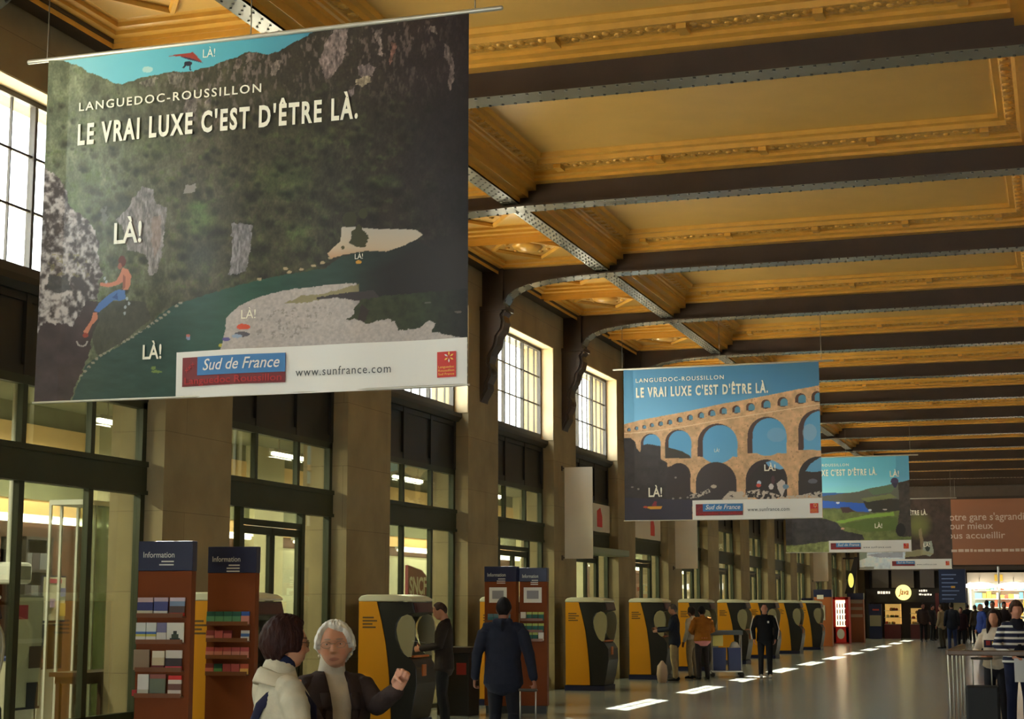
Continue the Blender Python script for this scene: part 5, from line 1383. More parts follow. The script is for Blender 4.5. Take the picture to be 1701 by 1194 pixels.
# ------------------------------------------------------------------ people
def at_depth(px, py, d):
    return CAM + ray(px, py) * d
def head_base(th, ph):
    x, y, z = math.sin(th) * math.sin(ph), math.sin(th) * math.cos(ph), math.cos(th)
    rx, ry, rz = .073, .094, .117
    s = math.sin(th)
    if y > 0 and z < 0:
        full = math.sqrt(max(0, 1 - abs(z) ** 5))
        k = math.cos(ph)
        f = s + (full - s) * .62 * k
    else: f = s
    px, py, pz = rx * f * math.sin(ph), ry * f * math.cos(ph), rz * z
    if pz < -.005:
        t = min(1, (-.005 - pz) / .11)
        px *= 1 - .20 * t ** 1.5
        if py < 0: py *= 1 - .38 * t
    return V3((px, py, pz))
def face_pt(th, ph):
    p = head_base(th, ph)
    if p.y > 0:
        a, b = p.x, p.z
        e = lambda v: math.exp(-v * v)
        prof = 0
        if -.044 < b < .024: prof = (.024 - b) / .054 if b > -.030 else max(0, 1 - (-.030 - b) / .014)
        sg = .010 + .006 * max(0, min(1, (.0 - b) / .03))
        d = .024 * e(a / sg) * prof
        d += .007 * e((b - .030) / .012) * e(a / .055)
        d -= .008 * e((abs(a) - .031) / .017) * e((b - .010) / .012)
        d += .005 * e((abs(a) - .042) / .02) * e((b + .028) / .02)
        d += .007 * e(a / .023) * (e((b + .057) / .0065) + e((b + .071) / .007)) - .004 * e(a / .026) * e((b + .064) / .003)
        d -= .003 * e(a / .03) * e((b + .084) / .006)
        d += .007 * e(a / .020) * e((b + .100) / .014)
        p.y += d * min(1, math.cos(ph) * 1.4)
    return p
def add_grid_head(mb, fn, c, R, s, nu, nv):
    """closed lat-long surface whose columns crowd towards the face"""
    phs = [PI * math.copysign(abs(u) ** 1.5, u) for u in [(-1 + 2 * i / nu) for i in range(nu)]]
    P = lambda p: mb.bm.verts.new(c + R @ (p * s))
    top, bot = P(fn(.0001, 0)), P(fn(PI - .0001, 0))
    rows = [[P(fn(PI * j / nv, ph)) for ph in phs] for j in range(1, nv)]
    fs = []
    for i in range(nu):
        fs.append(mb.bm.faces.new((top, rows[0][i], rows[0][(i + 1) % nu]))); fs.append(mb.bm.faces.new((bot, rows[-1][(i + 1) % nu], rows[-1][i])))
    for a, b in zip(rows, rows[1:]):
        for i in range(nu): fs.append(mb.bm.faces.new((a[i], b[i], b[(i + 1) % nu], a[(i + 1) % nu])))
    for f in fs: f.smooth = True; f.material_index = mb.mi
def sstep(a, b, x):
    t = max(0, min(1, (x - a) / (b - a))); return t * t * (3 - 2 * t)
def hair_fn(front, side, back, thick, vol_back=0.0, sweep=0.0, seed=1):
    """front/side/back: how far down from the crown (degrees) the hair reaches"""
    def f(th, ph):
        p = head_base(th, ph)
        a = abs(ph); deg = math.degrees(th)
        fr = front + sweep * math.sin(ph * 1.3)
        lim = fr + (side - fr) * sstep(.75, 1.25, a) + (back - side) * sstep(1.7, 2.6, a)
        m = 1 - sstep(lim - 7, lim + 5, deg)
        n = .5 + .5 * math.sin(ph * 17 + 3 * math.sin(th * 5 + seed)) * math.sin(th * 9 + ph * 3 + seed)
        t = thick * (.75 + .35 * n) + vol_back * sstep(1.2, 2.4, a) * math.sin(min(PI, th * 1.15))
        return p * (1 + (t / max(p.length, .04)) * m) if m > .5 else p * (1 - .18 * (1 - m)) if m < .5 else p
    return f
def skin_mat(col, lips=None, brow=None, c=None, R=None, s=1.0):
    key = 'skin %s %s %s' % (col, lips, tuple(c) if c is not None else '')
    if key in MATS: return MATS[key]
    m = mat('skin tone %d' % len(MATS), col, 0.5, spec=0.35)
    MATS[key] = m
    b = m.node_tree.nodes['Principled BSDF']
    b.inputs['Subsurface Weight'].default_value = 0.08
    b.inputs['Subsurface Radius'].default_value = (.02, .008, .004)
    if lips is None: return m
    nt = m.node_tree; N = nt.nodes.new; L = nt.links.new
    tc = N('ShaderNodeTexCoord'); sub = N('ShaderNodeVectorMath'); sub.operation = 'SUBTRACT'; sub.inputs[1].default_value = c
    L(tc.outputs['Object'], sub.inputs[0])
    comp = []
    for i in range(3):
        d = N('ShaderNodeVectorMath'); d.operation = 'DOT_PRODUCT'; d.inputs[1].default_value = [R[j][i] / s for j in range(3)]
        L(sub.outputs[0], d.inputs[0]); comp.append(d.outputs['Value'])
    def M(op, a, bb):
        n = N('ShaderNodeMath'); n.operation = op
        for i, v in enumerate((a, bb)):
            if v is None: continue
            if isinstance(v, (int, float)): n.inputs[i].default_value = v
            else: L(v, n.inputs[i])
        return n.outputs[0]
    def blob(ax, az, rx, rz, mirror):
        x = M('ABSOLUTE', comp[0], None) if mirror else comp[0]
        x = M('DIVIDE', M('SUBTRACT', x, ax), rx); z = M('DIVIDE', M('SUBTRACT', comp[2], az), rz)
        r = M('ADD', M('MULTIPLY', x, x), M('MULTIPLY', z, z))
        v = N('ShaderNodeMapRange'); v.inputs[1].default_value = .7; v.inputs[2].default_value = 1.25; v.inputs[3].default_value = 1; v.inputs[4].default_value = 0
        L(r, v.inputs[0])
        return M('MULTIPLY', v.outputs[0], M('GREATER_THAN', comp[1], .04))
    cur = None
    base = (*lin(col), 1)
    for msk, cc, amt in ((blob(0, -.064, .028, .0085, False), lips, .6), (blob(.033, .031, .020, .0045, True), brow, .8), (blob(.045, -.03, .02, .018, True), tuple(min(255, x + d) for x, d in zip(col, (8, -14, -14))), .4)):
        mx = N('ShaderNodeMixRGB'); 
        if cur is None: mx.inputs[1].default_value = base
        else: L(cur, mx.inputs[1])
        mx.inputs[2].default_value = (*lin(cc), 1); L(M('MULTIPLY', msk, amt), mx.inputs[0]); cur = mx.outputs[0]
    L(cur, b.inputs['Base Color'])
    return m
def add_hand(mb, W, d, n, right, curl=.35, s=1.0, spread=.0):
    W, d = V3(W), V3(d).normalized(); n = V3(n); n = (n - d * n.dot(d)).normalized()
    t = d.cross(n) if right else n.cross(d)           # towards the thumb
    mb.tube([W - d * .02 * s, W + d * .02 * s, W + d * .06 * s, W + d * .088 * s], [(.026 * s, .020 * s), (.034 * s, .017 * s), (.040 * s, .015 * s), (.038 * s, .012 * s)], 12, side=t)
    for off, ln, dz in ((.029, .070, .086), (.010, .080, .092), (-.010, .074, .089), (-.028, .058, .082)):
        p = W + d * dz * s + t * off * s; v = d.copy(); pts = [p]
        ax = d.cross(n)
        for k, q in enumerate((.44, .31, .25)):
            v = Matrix.Rotation(curl * (1.15, 1.35, 1.0)[k], 3, ax) @ v
            p = p + v * ln * q * s; pts.append(p)
        mb.tube(pts, [.0095 * s, .009 * s, .0082 * s, .0068 * s], 8)
    p = W + d * .022 * s + t * .030 * s; v = (d * .65 + t * .72 + n * .25).normalized() if curl < .9 else (d * .80 + t * .05 + n * .65).normalized(); pts = [p]
    for k, q in enumerate((.038, .030, .024)):
        pts.append(p + v * q * s); p = pts[-1]; v = (Matrix.Rotation(curl * .7, 3, d.cross(n)) @ v - t * (curl * .35 if curl < .9 else .75)).normalized()
    mb.tube(pts, [.0125 * s, .0105 * s, .0095 * s, .0075 * s], 8)
def voxel(o, v, smooth=2, disp=0.0):
    r = o.modifiers.new('one surface', 'REMESH'); r.mode = 'VOXEL'; r.voxel_size = v; r.use_smooth_shade = True
    if smooth: sm = o.modifiers.new('soften', 'SMOOTH'); sm.iterations = smooth; sm.factor = .5
    if disp:
        tx = bpy.data.textures.get('folds') or bpy.data.textures.new('folds', 'CLOUDS'); tx.noise_scale = .11
        dm = o.modifiers.new('folds', 'DISPLACE'); dm.texture = tx; dm.strength = disp; dm.mid_level = .5; dm.texture_coords = 'GLOBAL'
    return o
m_cloth = {}
def cloth(c, rough=.8):
    if c not in m_cloth: m_cloth[c] = mat('cloth %d %d %d' % c, c, rough, spec=.2, var=.10, vscale=14.0, bump=.12, bscale=90.0)
    return m_cloth[c]
def stripe_mat():
    m = bpy.data.materials.new('navy striped knit'); m.use_nodes = True; nt = m.node_tree; b = nt.nodes['Principled BSDF']; b.inputs['Roughness'].default_value = .85
    tc = nt.nodes.new('ShaderNodeTexCoord'); sp = nt.nodes.new('ShaderNodeSeparateXYZ'); nt.links.new(tc.outputs['Object'], sp.inputs[0])
    w = nt.nodes.new('ShaderNodeMath'); w.operation = 'WRAP'; w.inputs[1].default_value = .075; w.inputs[2].default_value = 0; nt.links.new(sp.outputs[2], w.inputs[0])
    g = nt.nodes.new('ShaderNodeMath'); g.operation = 'GREATER_THAN'; g.inputs[1].default_value = .047; nt.links.new(w.outputs[0], g.inputs[0])
    mx = nt.nodes.new('ShaderNodeMixRGB'); mx.inputs[1].default_value = (*lin((26, 28, 58)), 1); mx.inputs[2].default_value = (*lin((216, 214, 206)), 1)
    nt.links.new(g.outputs[0], mx.inputs[0]); nt.links.new(mx.outputs[0], b.inputs['Base Color'])
    return m
def person(label, pos, rz, h, skin, hair, top, legs, shoes=(30, 28, 28), pose=None, vox=.014, group=None, female=False, coat=.80, hairstyle=None, head_rot=(0, 0, 0), open_coat=None, collar=None, bulk=1.0, face=None, hood=None, loose_hair=False, detail=None):
    """local frame: looks along +Y, own right side is +X"""
    s = h / 1.72
    root = thing('person', label, 'person', (pos[0], pos[1], 0), rz, group)
    Mi = Matrix.LocRotScale(root.location, root.rotation_euler, None).inverted()
    q = dict(pose or {})
    def J(name, default):
        v = q.get(name)
        if v is None: return V3(default) * s
        if isinstance(v, Vector): return Mi @ v          # a point of the hall
        return V3(v) * s
    sw = (.15 if female else .178)
    shL, shR = V3((-sw, -.01, 1.405)) * s, V3((sw, -.01, 1.405)) * s
    elL, elR = J('elL', (-.235, -.03, 1.13)), J('elR', (.235, -.03, 1.13))
    wrL, wrR = J('wrL', (-.25, .06, .89)), J('wrR', (.25, .06, .89))
    hipL, hipR = V3((-.088, 0, .91)) * s, V3((.088, 0, .91)) * s
    knL, knR = J('knL', (-.10, .03, .49)), J('knR', (.10, .03, .49))
    anL, anR = J('anL', (-.105, -.02, .085)), J('anR', (.105, -.02, .085))
    hc = V3((0, .03, 1.595)) * s + (V3(q['head']) if 'head' in q else V3())
    R = Euler(head_rot, 'XYZ').to_matrix() @ Matrix.Diagonal(V3(q.get('head_scale', (1, 1, 1))))
    hi = vox < .007
    # body: one surface from the crown to the feet
    sk = skin_mat(skin, *(face + (hc, R, s) if face else ()))
    b = MB(sk)
    add_grid_head(b, face_pt, hc, R, s, 64 if hi else 36, 56 if hi else 32)
    for e in (-1, 1): b.ball(hc + R @ (V3((e * .073, -.006, -.006)) * s), .010 * s, .022 * s, .033 * s, 8, 6)
    b.tube([V3((0, -.025, 1.40)) * s, hc + R @ (V3((0, -.022, -.06)) * s)], [(.060 * s, .055 * s), (.054 * s, .056 * s)], 14, side=(1, 0, 0))
    b.tube([V3((0, 0, z)) * s for z in (.90, 1.05, 1.25, 1.38)], [(.13 * s, .085 * s), (.12 * s, .08 * s), (.14 * s, .09 * s), (.12 * s, .06 * s)], 14, side=(1, 0, 0))
    for sh, el, wr, rt in ((shL, elL, wrL, False), (shR, elR, wrR, True)):
        b.tube([V3((sh.x * .5, sh.y, sh.z)), sh, el, wr], [.05 * s, .045 * s, .036 * s, .027 * s], 10)
        side = 'R' if rt else 'L'
        d = q.get('hand' + side + '_dir'); d = V3(d) if d is not None else (wr - el).normalized()
        n = q.get('palm' + side); n = V3(n) if n is not None else V3((-1 if rt else 1, .2, 0))
        add_hand(b, wr + d * .01, d, n, rt, q.get('curl' + side, .38), s)
    for hp, kn, an in ((hipL, knL, anL), (hipR, knR, anR)):
        b.tube([hp, kn, an], [.075 * s, .05 * s, .035 * s], 10); b.tube([an + V3((0, -.03, -.04)) * s, an + V3((0, .13, -.055)) * s], [.03 * s, .022 * s], 8)
    voxel(b.build('body', root), vox if not hi else .0048, 2)
    # hair
    hs = hairstyle or dict(front=52, side=88, back=128, thick=.014)
    if hair is not None:
        hm = mat('hair %d %d %d' % hair, hair, .62, spec=.18, var=.35, vscale=30, bump=.5, bscale=60, stretch=(1, 1, .25))
        hb = MB(hm); add_grid_head(hb, hair_fn(**{k: v for k, v in hs.items()}), hc, R, s, 96 if hi else 48, 60 if hi else 32)
        if loose_hair:
            for e in (-1, 1):
                hb.tube([hc + R @ (V3(p) * s) for p in ((e * .055, -.03, .05), (e * .082, -.01, -.03), (e * .085, .02, -.14), (e * .075, .06, -.26), (e * .06, .075, -.34))], [(.03 * s, .05 * s), (.03 * s, .055 * s), (.028 * s, .05 * s), (.026 * s, .04 * s), (.012 * s, .02 * s)], 10)
            hb.tube([hc + R @ (V3(p) * s) for p in ((0, -.08, .02), (0, -.10, -.10), (0, -.10, -.26))], [(.08 * s, .04 * s), (.095 * s, .045 * s), (.07 * s, .03 * s)], 12, side=(1, 0, 0))
        ho = hb.build('hair', root)
        if not hi: voxel(ho, max(.008, vox * .7), 1)
    # trousers and shoes
    tr = MB(cloth(legs))
    tr.tube([V3((0, 0, z)) * s for z in (1.02, .94, .84)], [(.155 * s, .11 * s), (.175 * s, .122 * s), (.165 * s, .11 * s)], 18, side=(1, 0, 0))
    for hp, kn, an in ((hipL, knL, anL), (hipR, knR, anR)):
        tr.tube([hp, (hp + kn) / 2 + V3((0, .01, 0)), kn, (kn + an) / 2 + V3((0, -.012, 0)), an], [.094 * s, .084 * s, .066 * s, .062 * s, .056 * s], 14)
    voxel(tr.build('trousers', root), max(vox, .011), 2, .010 if hi else 0)
    for an in (anL, anR):
        so = MB(cloth(shoes, .4)); so.tube([an + V3((0, -.055, -.035)) * s, an + V3((0, .03, -.033)) * s, an + V3((0, .16, -.052)) * s], [(.038 * s, .045 * s), (.040 * s, .046 * s), (.036 * s, .028 * s)], 12, side=(1, 0, 0)); so.build('shoe', root)
    # upper garment
    k = bulk
    sec = [(1.455, 0, -.02, .075, .066), (1.425, 0, -.015, .135, .082), (1.385, 0, -.005, .178 * k, .102), (1.30, 0, .005, .188 * k, .122 * k), (1.20, 0, .008, .178 * k, .122 * k), (1.08, 0, .005, .165 * k, .116 * k), (.98, 0, 0, .178 * k, .125 * k), (coat, 0, 0, .190 * k, .132 * k)]
    if female: sec = [(z, x, y + (.012 if 1.18 < z < 1.32 else 0), rx * (.93 if z > 1.1 else 1.0), ry * (1.05 if 1.18 < z < 1.32 else 1.0)) for z, x, y, rx, ry in sec]
    tm = top if not isinstance(top, tuple) else cloth(top)
    def sleeves(mb, r=1.0):
        for sh, el, wr in ((shL, elL, wrL), (shR, elR, wrR)):
            mid = (sh + el) / 2
            mb.tube([V3((sh.x * .62, sh.y, sh.z - .005 * s)), sh + V3((0, 0, -.022)) * s, sh + (mid - sh) * .45, mid, el, (el + wr) / 2, wr - (wr - el).normalized() * .012], [(.058 * s * r), .066 * s * r, .066 * s * r, .060 * s * r, .053 * s * r, .047 * s * r, .042 * s * r], 14)
    if open_coat is None:
        c = MB(tm)
        c.tube([V3((x, y, z)) * s for z, x, y, rx, ry in sec], [(rx * s, ry * s) for z, x, y, rx, ry in sec], 22, side=(1, 0, 0))
        sleeves(c, k)
        if collar: c.tube([V3((0, -.018, 1.42)) * s, V3((0, -.012, 1.455)) * s, V3((0, -.006, 1.49)) * s], [(.092 * s, .088 * s), (.088 * s, .084 * s), (.080 * s, .078 * s)], 18, side=(1, 0, 0))
        if hood: c.tube([V3((-.07, -.06, 1.46)) * s, V3((0, -.115, 1.43)) * s, V3((.07, -.06, 1.46)) * s], [.045 * s, .062 * s, .045 * s], 12)
        voxel(c.build('jacket' if coat < .95 else 'top', root), max(vox * .9, .009), 2, .014 if hi else .010 if vox < .012 else 0)
    else:
        inner, gap = open_coat
        c = MB(cloth(inner))
        si = [(1.535, 0, -.004, .062, .064), (1.50, 0, -.008, .066, .067), (1.455, 0, -.016, .074, .07)] + [(z, x, y, rx * .9, ry * .95) for z, x, y, rx, ry in sec[1:]]
        c.tube([V3((x, y, z)) * s for z, x, y, rx, ry in si], [(rx * s, ry * s) for z, x, y, rx, ry in si], 26, side=(1, 0, 0)); voxel(c.build('turtleneck', root), .008, 3, .006)
        # coat body open down the front
        c = MB(tm)
        n = 40; rings = []
        zs = sec[0:]
        fine = []
        for (a, bq) in zip(zs, zs[1:]):
            for t in (0, .5): fine.append(tuple(a[i] + (bq[i] - a[i]) * t for i in range(5)))
        fine.append(zs[-1])
        for z, x, y, rx, ry in fine:
            g = gap(z) / 2; a0 = math.asin(min(.95, g / rx))
            rings.append([c.bm.verts.new(V3((x + 1.03 * rx * math.sin(a), y + 1.05 * ry * math.cos(a), z)) * s) for a in [a0 + (2 * PI - 2 * a0) * i / n for i in range(n + 1)]])
        for A, B in zip(rings, rings[1:]):
            for i in range(n): f_ = c.bm.faces.new((A[i], A[i + 1], B[i + 1], B[i])); f_.smooth = True
        o = c.build('coat', root)
        sd = o.modifiers.new('thick', 'SOLIDIFY'); sd.thickness = .014; sd.offset = 1
        c = MB(tm); sleeves(c, 1.02); voxel(c.build('coat_sleeves', root), .009, 2, .014)
        # lapels
        for e in (-1, 1):
            lp = MB(tm)
            pts = []
            for z in (1.455, 1.42, 1.36, 1.28, 1.18, 1.06):
                zz_, x, y, rx, ry = min(sec, key=lambda t_: abs(t_[0] - z)); 
                rx = np.interp(z, [t_[0] for t_ in sec[::-1]], [t_[3] for t_ in sec[::-1]]); ry = np.interp(z, [t_[0] for t_ in sec[::-1]], [t_[4] for t_ in sec[::-1]]); y = np.interp(z, [t_[0] for t_ in sec[::-1]], [t_[2] for t_ in sec[::-1]])
                a0 = math.asin(min(.95, gap(z) / 2 / rx)); wd = np.interp(z, [1.06, 1.3, 1.42, 1.46], [.004, .055, .05, .03]); a1 = a0 + wd / rx
                pts.append((V3((e * 1.05 * rx * math.sin(a0), y + 1.10 * ry * math.cos(a0) + .008, z)) * s, V3((e * 1.06 * rx * math.sin(a1), y + 1.10 * ry * math.cos(a1) + .012, z)) * s))
            for (p0, p1), (p2, p3) in zip(pts, pts[1:]): lp.face([p0, p1, p3, p2]).smooth = True
            o = lp.build('lapel', root); sd = o.modifiers.new('thick', 'SOLIDIFY'); sd.thickness = .008
    return root, hc, R, s
def glasses(root, hc, R, s, col=(60, 50, 44), tint=(190, 186, 180)):
    g = MB(mat('spectacle frame %d %d %d' % col, col, .3), glass_mat('spectacle lens %d' % tint[0], tint, .06))
    P = lambda x, y, z: hc + R @ (V3((x, y, z)) * s)
    for e in (-1, 1):
        ring = [P(e * .034 + .024 * math.cos(t), .096 - .004 * abs(math.cos(t)), .006 + .018 * math.sin(t)) for t in [2 * PI * i / 16 for i in range(17)]]
        g.m(0).tube(ring, [.0011 * s] * 17, 6, cap=False)
        g.m(1).face(ring[:-1])
        g.m(0).tube([P(e * .058, .094, .010), P(e * .076, .06, .010), P(e * .079, .0, .006)], [.0018 * s] * 3, 6)
    g.tube([P(-.010, .098, .010), P(0, .102, .012), P(.010, .098, .010)], [.0016 * s] * 3, 6)
    return g.build('glasses', root)
def eyes(root, hc, R, s):
    for e in (-1, 1):
        m = MB(mat('eye white', (190, 176, 164), .3), mat('brown iris', (96, 76, 62), .25))
        c = hc + R @ (V3((e * .031, .0675, .009)) * s)
        m.ball(c, .0120 * s, .0120 * s, .0075 * s, 12, 8); m.m(1).ball(c + R @ (V3((0, .0092, 0)) * s), .0045 * s, .004 * s, .0052 * s, 10, 6); m.build('eye', root)

# --- the two women in front
w1p = at_depth(468, 1003, 7.60); w2p = at_depth(554, 1003, 8.12)
cream = cloth((184, 176, 154), .7)
r1, hc, R, s = person('person with dark brown bob and glasses in a cream jacket, turned away from the camera', w1p, heading(.86, .50), 1.64, (196, 142, 112), (44, 20, 16), cream, (50, 48, 52),
    vox=.006, female=True, bulk=1.05, coat=.86, collar=True, hairstyle=dict(front=48, side=108, back=146, thick=.024, vol_back=.018, sweep=-4), face=((150, 84, 74), (70, 44, 34)), head_rot=(-.05, 0, -.12),
    pose=dict(elR=(.25, .02, 1.12), wrR=(.20, .22, .98), elL=(-.24, .05, 1.12), wrL=(-.12, .26, 1.0)))
glasses(r1, hc, R, s, (70, 40, 30)); eyes(r1, hc, R, s)
st = MB(cloth((34, 34, 58)))
st.tube([V3(p) * s for p in ((.150, .120, 1.16), (.135, .105, 1.30), (.115, .03, 1.405), (.100, -.05, 1.395), (.05, -.122, 1.31), (-.04, -.145, 1.16), (-.14, -.13, 1.02))], [(.024, .010)] * 7, 10, side=(0, 0, 1)); st.build('bag_strap', r1)
bg_ = MB(cloth((36, 36, 54))); bg_.tube([V3((-.20, -.14, .98)) * s, V3((-.22, -.15, .72)) * s], [(.14, .06), (.15, .07)], 14, side=(0, 1, 0)); bg_.build('shoulder_bag', r1)
cl_ = MB(cloth((186, 176, 152)))
rings = []
for z, rx, ry in ((1.480, .078, .078), (1.468, .092, .090), (1.440, .112, .102), (1.416, .128, .110), (1.406, .127, .108), (1.415, .10, .09)):
    rings.append([cl_.bm.verts.new(V3((rx * math.sin(a_), -.02 + ry * math.cos(a_), z + .012 * math.cos(2 * a_) - (.05 if abs(a_) < .6 else 0) * (z < 1.45))) * s) for a_ in [.30 + (2 * PI - .60) * i / 30 for i in range(31)]])
for A_, B_ in zip(rings, rings[1:]):
    for i in range(30): cl_.bm.faces.new((A_[i], A_[i + 1], B_[i + 1], B_[i])).smooth = True
o = cl_.build('collar', r1); sd = o.modifiers.new('thick', 'SOLIDIFY'); sd.thickness = .012
scf = MB(cloth((30, 34, 62))); scf.tube([V3((0, -.006, 1.465)) * s, V3((0, 0, 1.515)) * s], [(.075, .074), (.068, .068)], 16, side=(1, 0, 0)); scf.build('scarf', r1)

fist_w = at_depth(659, 1146, 7.78); elb = at_depth(628, 1172, 8.0)
r2, hc, R, s = person('white haired person in glasses, white turtleneck and dark open coat with one fist raised', w2p, heading(.42, -.9), 1.618, (208, 152, 124), (226, 224, 218), (56, 44, 42), (46, 42, 44),
    vox=.006, female=True, coat=.74, bulk=1.03, open_coat=((196, 188, 172), lambda z: np.interp(z, [.7, 1.06, 1.28, 1.40, 1.46], [.07, .085, .10, .105, .10])),
    hairstyle=dict(front=43, side=99, back=136, thick=.024, vol_back=.010, sweep=-13), face=((158, 96, 84), (150, 130, 116)), head_rot=(0.02, 0.05, -.40),
    pose=dict(head_scale=(1.08, 1.0, .95), elL=elb, wrL=fist_w, curlL=1.25, handL_dir=(-.25, .25, .9), palmL=(.3, .9, 0), elR=at_depth(512, 1178, 7.95), wrR=at_depth(527, 1203, 7.72), curlR=.9, palmR=(-.5, .3, -.6)))
glasses(r2, hc, R, s, (140, 126, 112), (252, 252, 252)); eyes(r2, hc, R, s)
for e in (-1, 1):
    m = MB(mat('pearl', (206, 190, 160), .2)); m.ball(hc + R @ (V3((e * .076, .004, -.05)) * s), .006, .006, .007, 8, 6); m.build('earring', r2)

# --- people along the machines
DK = (34, 32, 36)
mp = atX(738, 1100, -8.02)
pt = lambda px, py, x: atX(px, py, x)
r, hc, R, s = person('man in a dark suit holding a slip of paper at the first ticket machine', mp, heading(-1, .05), 1.735, (176, 120, 92), (62, 40, 30), (44, 34, 30), (30, 28, 30), pose=dict(elR=(.20, .05, 1.13), wrR=(.10, .30, 1.10), elL=(-.20, .05, 1.13), wrL=(-.06, .31, 1.09), curlR=.8, curlL=.8, head=(0, .03, -.005)),
       vox=.009, coat=.82, head_rot=(-.35, 0, 0), hairstyle=dict(front=46, side=84, back=122, thick=.010), bulk=1.04)
m = MB(m_white); m.box(-.01, .01, .40, .58, 1.12, 1.122, Matrix.Rotation(.12, 4, 'X')); o = m.build('paper_slip'); o.parent = None
o.location = r.location + V3((0, 0, .02)); o.rotation_euler = r.rotation_euler; tag(o, 'white paper slip in the hands of the man in the suit', 'paper')
wp = atZ(836, 1268)
r, hc, R, s = person('man in a hooded navy jacket walking away, pulling a wheeled case', wp, heading(.12, 1), 1.775, (150, 100, 80), (30, 24, 24), (38, 40, 54), (34, 34, 42), pose=dict(elL=(-.27, -.06, 1.13), wrL=(-.31, .06, .88), elR=(.28, -.05, 1.12), wrR=(.33, -.08, .87), knL=(-.1, .12, .50), anL=(-.1, .06, .10), knR=(.11, .04, .49), anR=(.12, -.25, .13), curlR=1.1, palmR=(-.4, 0, -.9), curlL=.6),
       vox=.009, coat=.82, hood=True, hairstyle=dict(front=60, side=94, back=132, thick=.012), bulk=1.12)
suitcase((wp.x + .40, wp.y - .42, 0), .1, .30, .20, .50, .80, 'black wheeled case pulled by the man walking away')
p = atX(1121, 1100, -8.28)
r, hc, R, s = person('man in navy jacket and beige trousers reaching to a ticket machine', p, heading(-1, .15), 1.70, (170, 120, 100), (90, 84, 80), (30, 34, 48), (150, 130, 100), pose=dict(elR=(.20, .12, 1.16), wrR=(.12, .38, 1.16), elL=(-.2, .1, 1.16), wrL=(-.1, .36, 1.12)), vox=.012, bulk=1.08, coat=.84)
t = atX(1100, 1117, -8.40)
m = MB(paper((186, 160, 140))); m.tube([(0, 0, .02), (0, 0, .16), (0, 0, .34), (0, 0, .42)], [(.17, .10), (.19, .12), (.17, .10), (.06, .04)], 14, side=(0, 1, 0)); o = m.build('carrier_bag'); o.location = (t.x, t.y, .02); tag(o, 'pale carrier bag on the floor beside the man in beige trousers', 'bag')
p = atZ(1168, 1129)
r, hc, R, s = person('person in an orange brown jacket with pink hem seen from behind', p, heading(-.25, 1), 1.66, (150, 100, 80), (26, 20, 20), (150, 92, 30), (46, 40, 42), vox=.012, bulk=1.16, coat=.92, pose=dict(elL=(-.28, .03, 1.14), wrL=(-.16, .22, 1.08), elR=(.28, .03, 1.14), wrR=(.18, .22, 1.08)), hairstyle=dict(front=60, side=100, back=140, thick=.02))
m = MB(cloth((206, 130, 130))); m.tube([V3((0, 0, .94)), V3((0, 0, .85))], [(.195, .142), (.195, .14)], 20, side=(1, 0, 0)); m.build('shirt_hem', r)
p = atX(1151, 1100, -8.12)
person('person with dark hair, pale shirt and beige trousers behind the orange jacket', (p.x, p.y, 0), heading(-.7, .7), 1.64, (120, 80, 64), (28, 22, 22), (190, 184, 170), (150, 132, 104), vox=.014, hairstyle=dict(front=56, side=100, back=140, thick=.022), coat=.95)
p = atZ(1272, 1126)
r, hc, R, s = person('man in a black tracksuit with white sleeve stripes standing on the sunlit floor', p, heading(-.12, -1), 1.715, (190, 130, 108), (46, 34, 30), (22, 22, 26), (22, 22, 26), (196, 194, 190), vox=.011, bulk=1.06, coat=.86, pose=dict(elR=(.27, -.02, 1.13), wrR=(.25, .06, .90), elL=(-.27, -.02, 1.13), wrL=(-.24, .06, .90)), hairstyle=dict(front=44, side=80, back=118, thick=.006))
for e in (-1, 1):
    m = MB(m_white); sh, el, wr = V3((e * .18, -.01, 1.41)) * s, V3((e * .27, -.02, 1.13)) * s, V3((e * .25, .06, .90)) * s
    off = V3((e * .072, .028, 0)); m.tube([sh + off + V3((0, 0, .02)), (sh + el) / 2 + off * .95, el + off * .85, wr + off * .62], [(.016, .010)] * 4, 6, side=(0, 1, 0)); m.build('sleeve_stripe', r)
m = MB(m_white); m.box(-.10, -.06, .128, .140, 1.26, 1.31); m.build('chest_badge', r)

# --- the two women at the railing
ph = at_depth(1651, 1003, 22.7); prl = atY(1634, 1082, 22.05)
r, hc, R, s = person('long dark haired person in a pale hoodie leaning at the railing', (ph.x, ph.y, 0), heading(-.55, -.85), 1.625, (196, 140, 112), (40, 28, 26), (206, 192, 174), (34, 32, 38), vox=.010, female=True, coat=.93, bulk=1.05, loose_hair=True, head_rot=(-.12, 0, .1),
       hairstyle=dict(front=46, side=96, back=140, thick=.018, vol_back=.01), pose=dict(elR=(.27, .06, 1.12), wrR=(.12, .30, 1.07), elL=(-.24, .10, 1.10), wrL=(-.05, .30, 1.06)))
m = MB(cloth((44, 40, 62)), cloth((206, 160, 60)), cloth((140, 50, 50)))
for x0, x1, z0, z1, i in ((-.11, .11, 1.12, 1.22, 0), (-.05, .0, 1.16, 1.20, 1), (.02, .08, 1.15, 1.21, 2)): m.m(i).box(x0, x1, .150 + .003 * i, .158 + .003 * i, z0, z1)
m.build('chest_print', r)
ps = at_depth(1687, 1003, 21.9)
r, hc, R, s = person('short haired person in a navy and white striped top resting a hand on the railing', (ps.x, ps.y, 0), heading(-.1, -1), 1.745, (200, 140, 116), (70, 46, 34), stripe_mat(), (36, 40, 66), vox=.010, female=True, coat=.94, bulk=1.08,
       hairstyle=dict(front=66, side=104, back=134, thick=.022, vol_back=.008), pose=dict(elR=(.27, .04, 1.15), wrR=(.12, .26, 1.02), elL=(-.27, .0, 1.13), wrL=(-.2, .18, .93)))
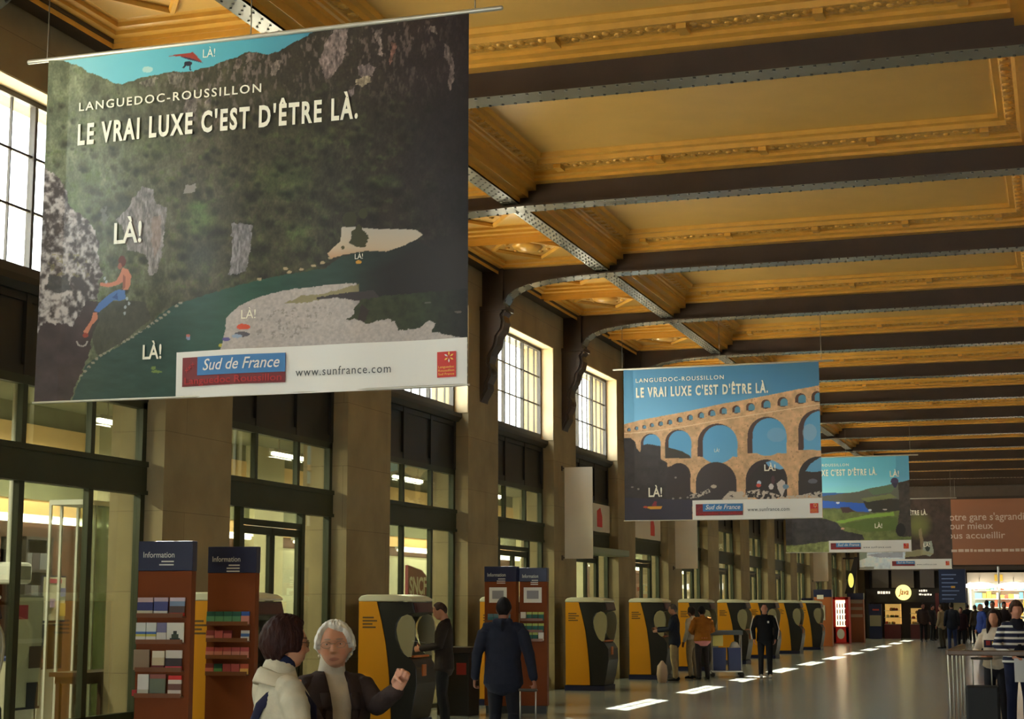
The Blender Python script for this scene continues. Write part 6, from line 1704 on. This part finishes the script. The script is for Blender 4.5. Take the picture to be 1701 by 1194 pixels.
v_ = MB(cloth((24, 24, 36))); v_.tube([V3((0, .012, z)) * s for z in (1.43, 1.38, 1.28, 1.12, .96)], [(.10 * s, .09 * s), (.12 * s, .115 * s), (.12 * s, .146 * s), (.112 * s, .14 * s), (.125 * s, .147 * s)], 18, side=(1, 0, 0)); v_ = None if False else v_.build('vest', r)
m = MB(paper((206, 206, 208))); m.box(-.14, .14, -.008, .008, -.15, .15); o = m.build('document_folder'); o.location = (ps.x + .10, ps.y - .36, .86); tag(o, 'white document folder held by the person in the striped top', 'folder')

# --- people farther down the hall
far = [
    (1535, 1066, 1.74, (0, -1), (60, 46, 44), (34, 30, 32), (150, 96, 80), (40, 30, 26), 'person in a brown coat facing the camera before the bakery cases'),
    (1550, 1064, 1.66, (.5, -.8), (46, 42, 46), (30, 28, 30), (170, 110, 92), (30, 24, 24), 'person in dark clothes just beyond the brown coat'),
    (1566, 1077, 1.68, (-.6, .7), (150, 132, 104), (72, 66, 54), (150, 100, 84), (60, 44, 34), 'person in a tan jacket and olive trousers walking away'),
    (1583, 1081, 1.76, (.1, 1), (34, 36, 46), (48, 58, 92), (140, 96, 80), (28, 22, 22), 'person in dark jacket and blue jeans seen from behind'),
    (1598, 1078, 1.58, (-.2, -.9), (50, 28, 34), (28, 26, 30), (150, 100, 84), (28, 22, 24), 'person with a dark red bag beside the one in blue jeans'),
    (1609, 1066, 1.70, (.2, 1), (22, 22, 26), (24, 24, 28), (120, 80, 66), (24, 20, 20), 'dark clad person farthest from the camera, before the bright shop'),
    (1622, 1070, 1.66, (-.3, 1), (66, 58, 50), (34, 32, 34), (130, 90, 74), (46, 34, 28), 'person in a grey brown parka before the bright shop'),
    (1633, 1092, 1.72, (-1, -.2), (52, 70, 140), (34, 36, 52), (196, 136, 112), None, 'bald person in a blue shirt beside the hoodie wearer'),
    (1642, 1080, 1.84, (.4, .9), (36, 34, 34), (30, 30, 34), (140, 96, 80), (34, 26, 24), 'tallest dark figure standing behind the hoodie wearer'),
    (1652, 1088, 1.80, (-.4, -.8), (34, 26, 26), (30, 28, 30), (170, 116, 96), (30, 24, 22), 'person in dark brown just behind the long haired head'),
    (1671, 1086, 1.78, (-.2, -1), (46, 36, 40), (30, 30, 32), (150, 100, 84), (26, 22, 22), 'dark haired person between the two railing visitors'),
]
for px, fy, h, (a, b_), top, leg, skn, hr, lab in far:
    p = atZ(px, fy)
    person(lab, p, heading(a, b_), h, skn, hr, top, leg, vox=.018, bulk=1.08, coat=.84)
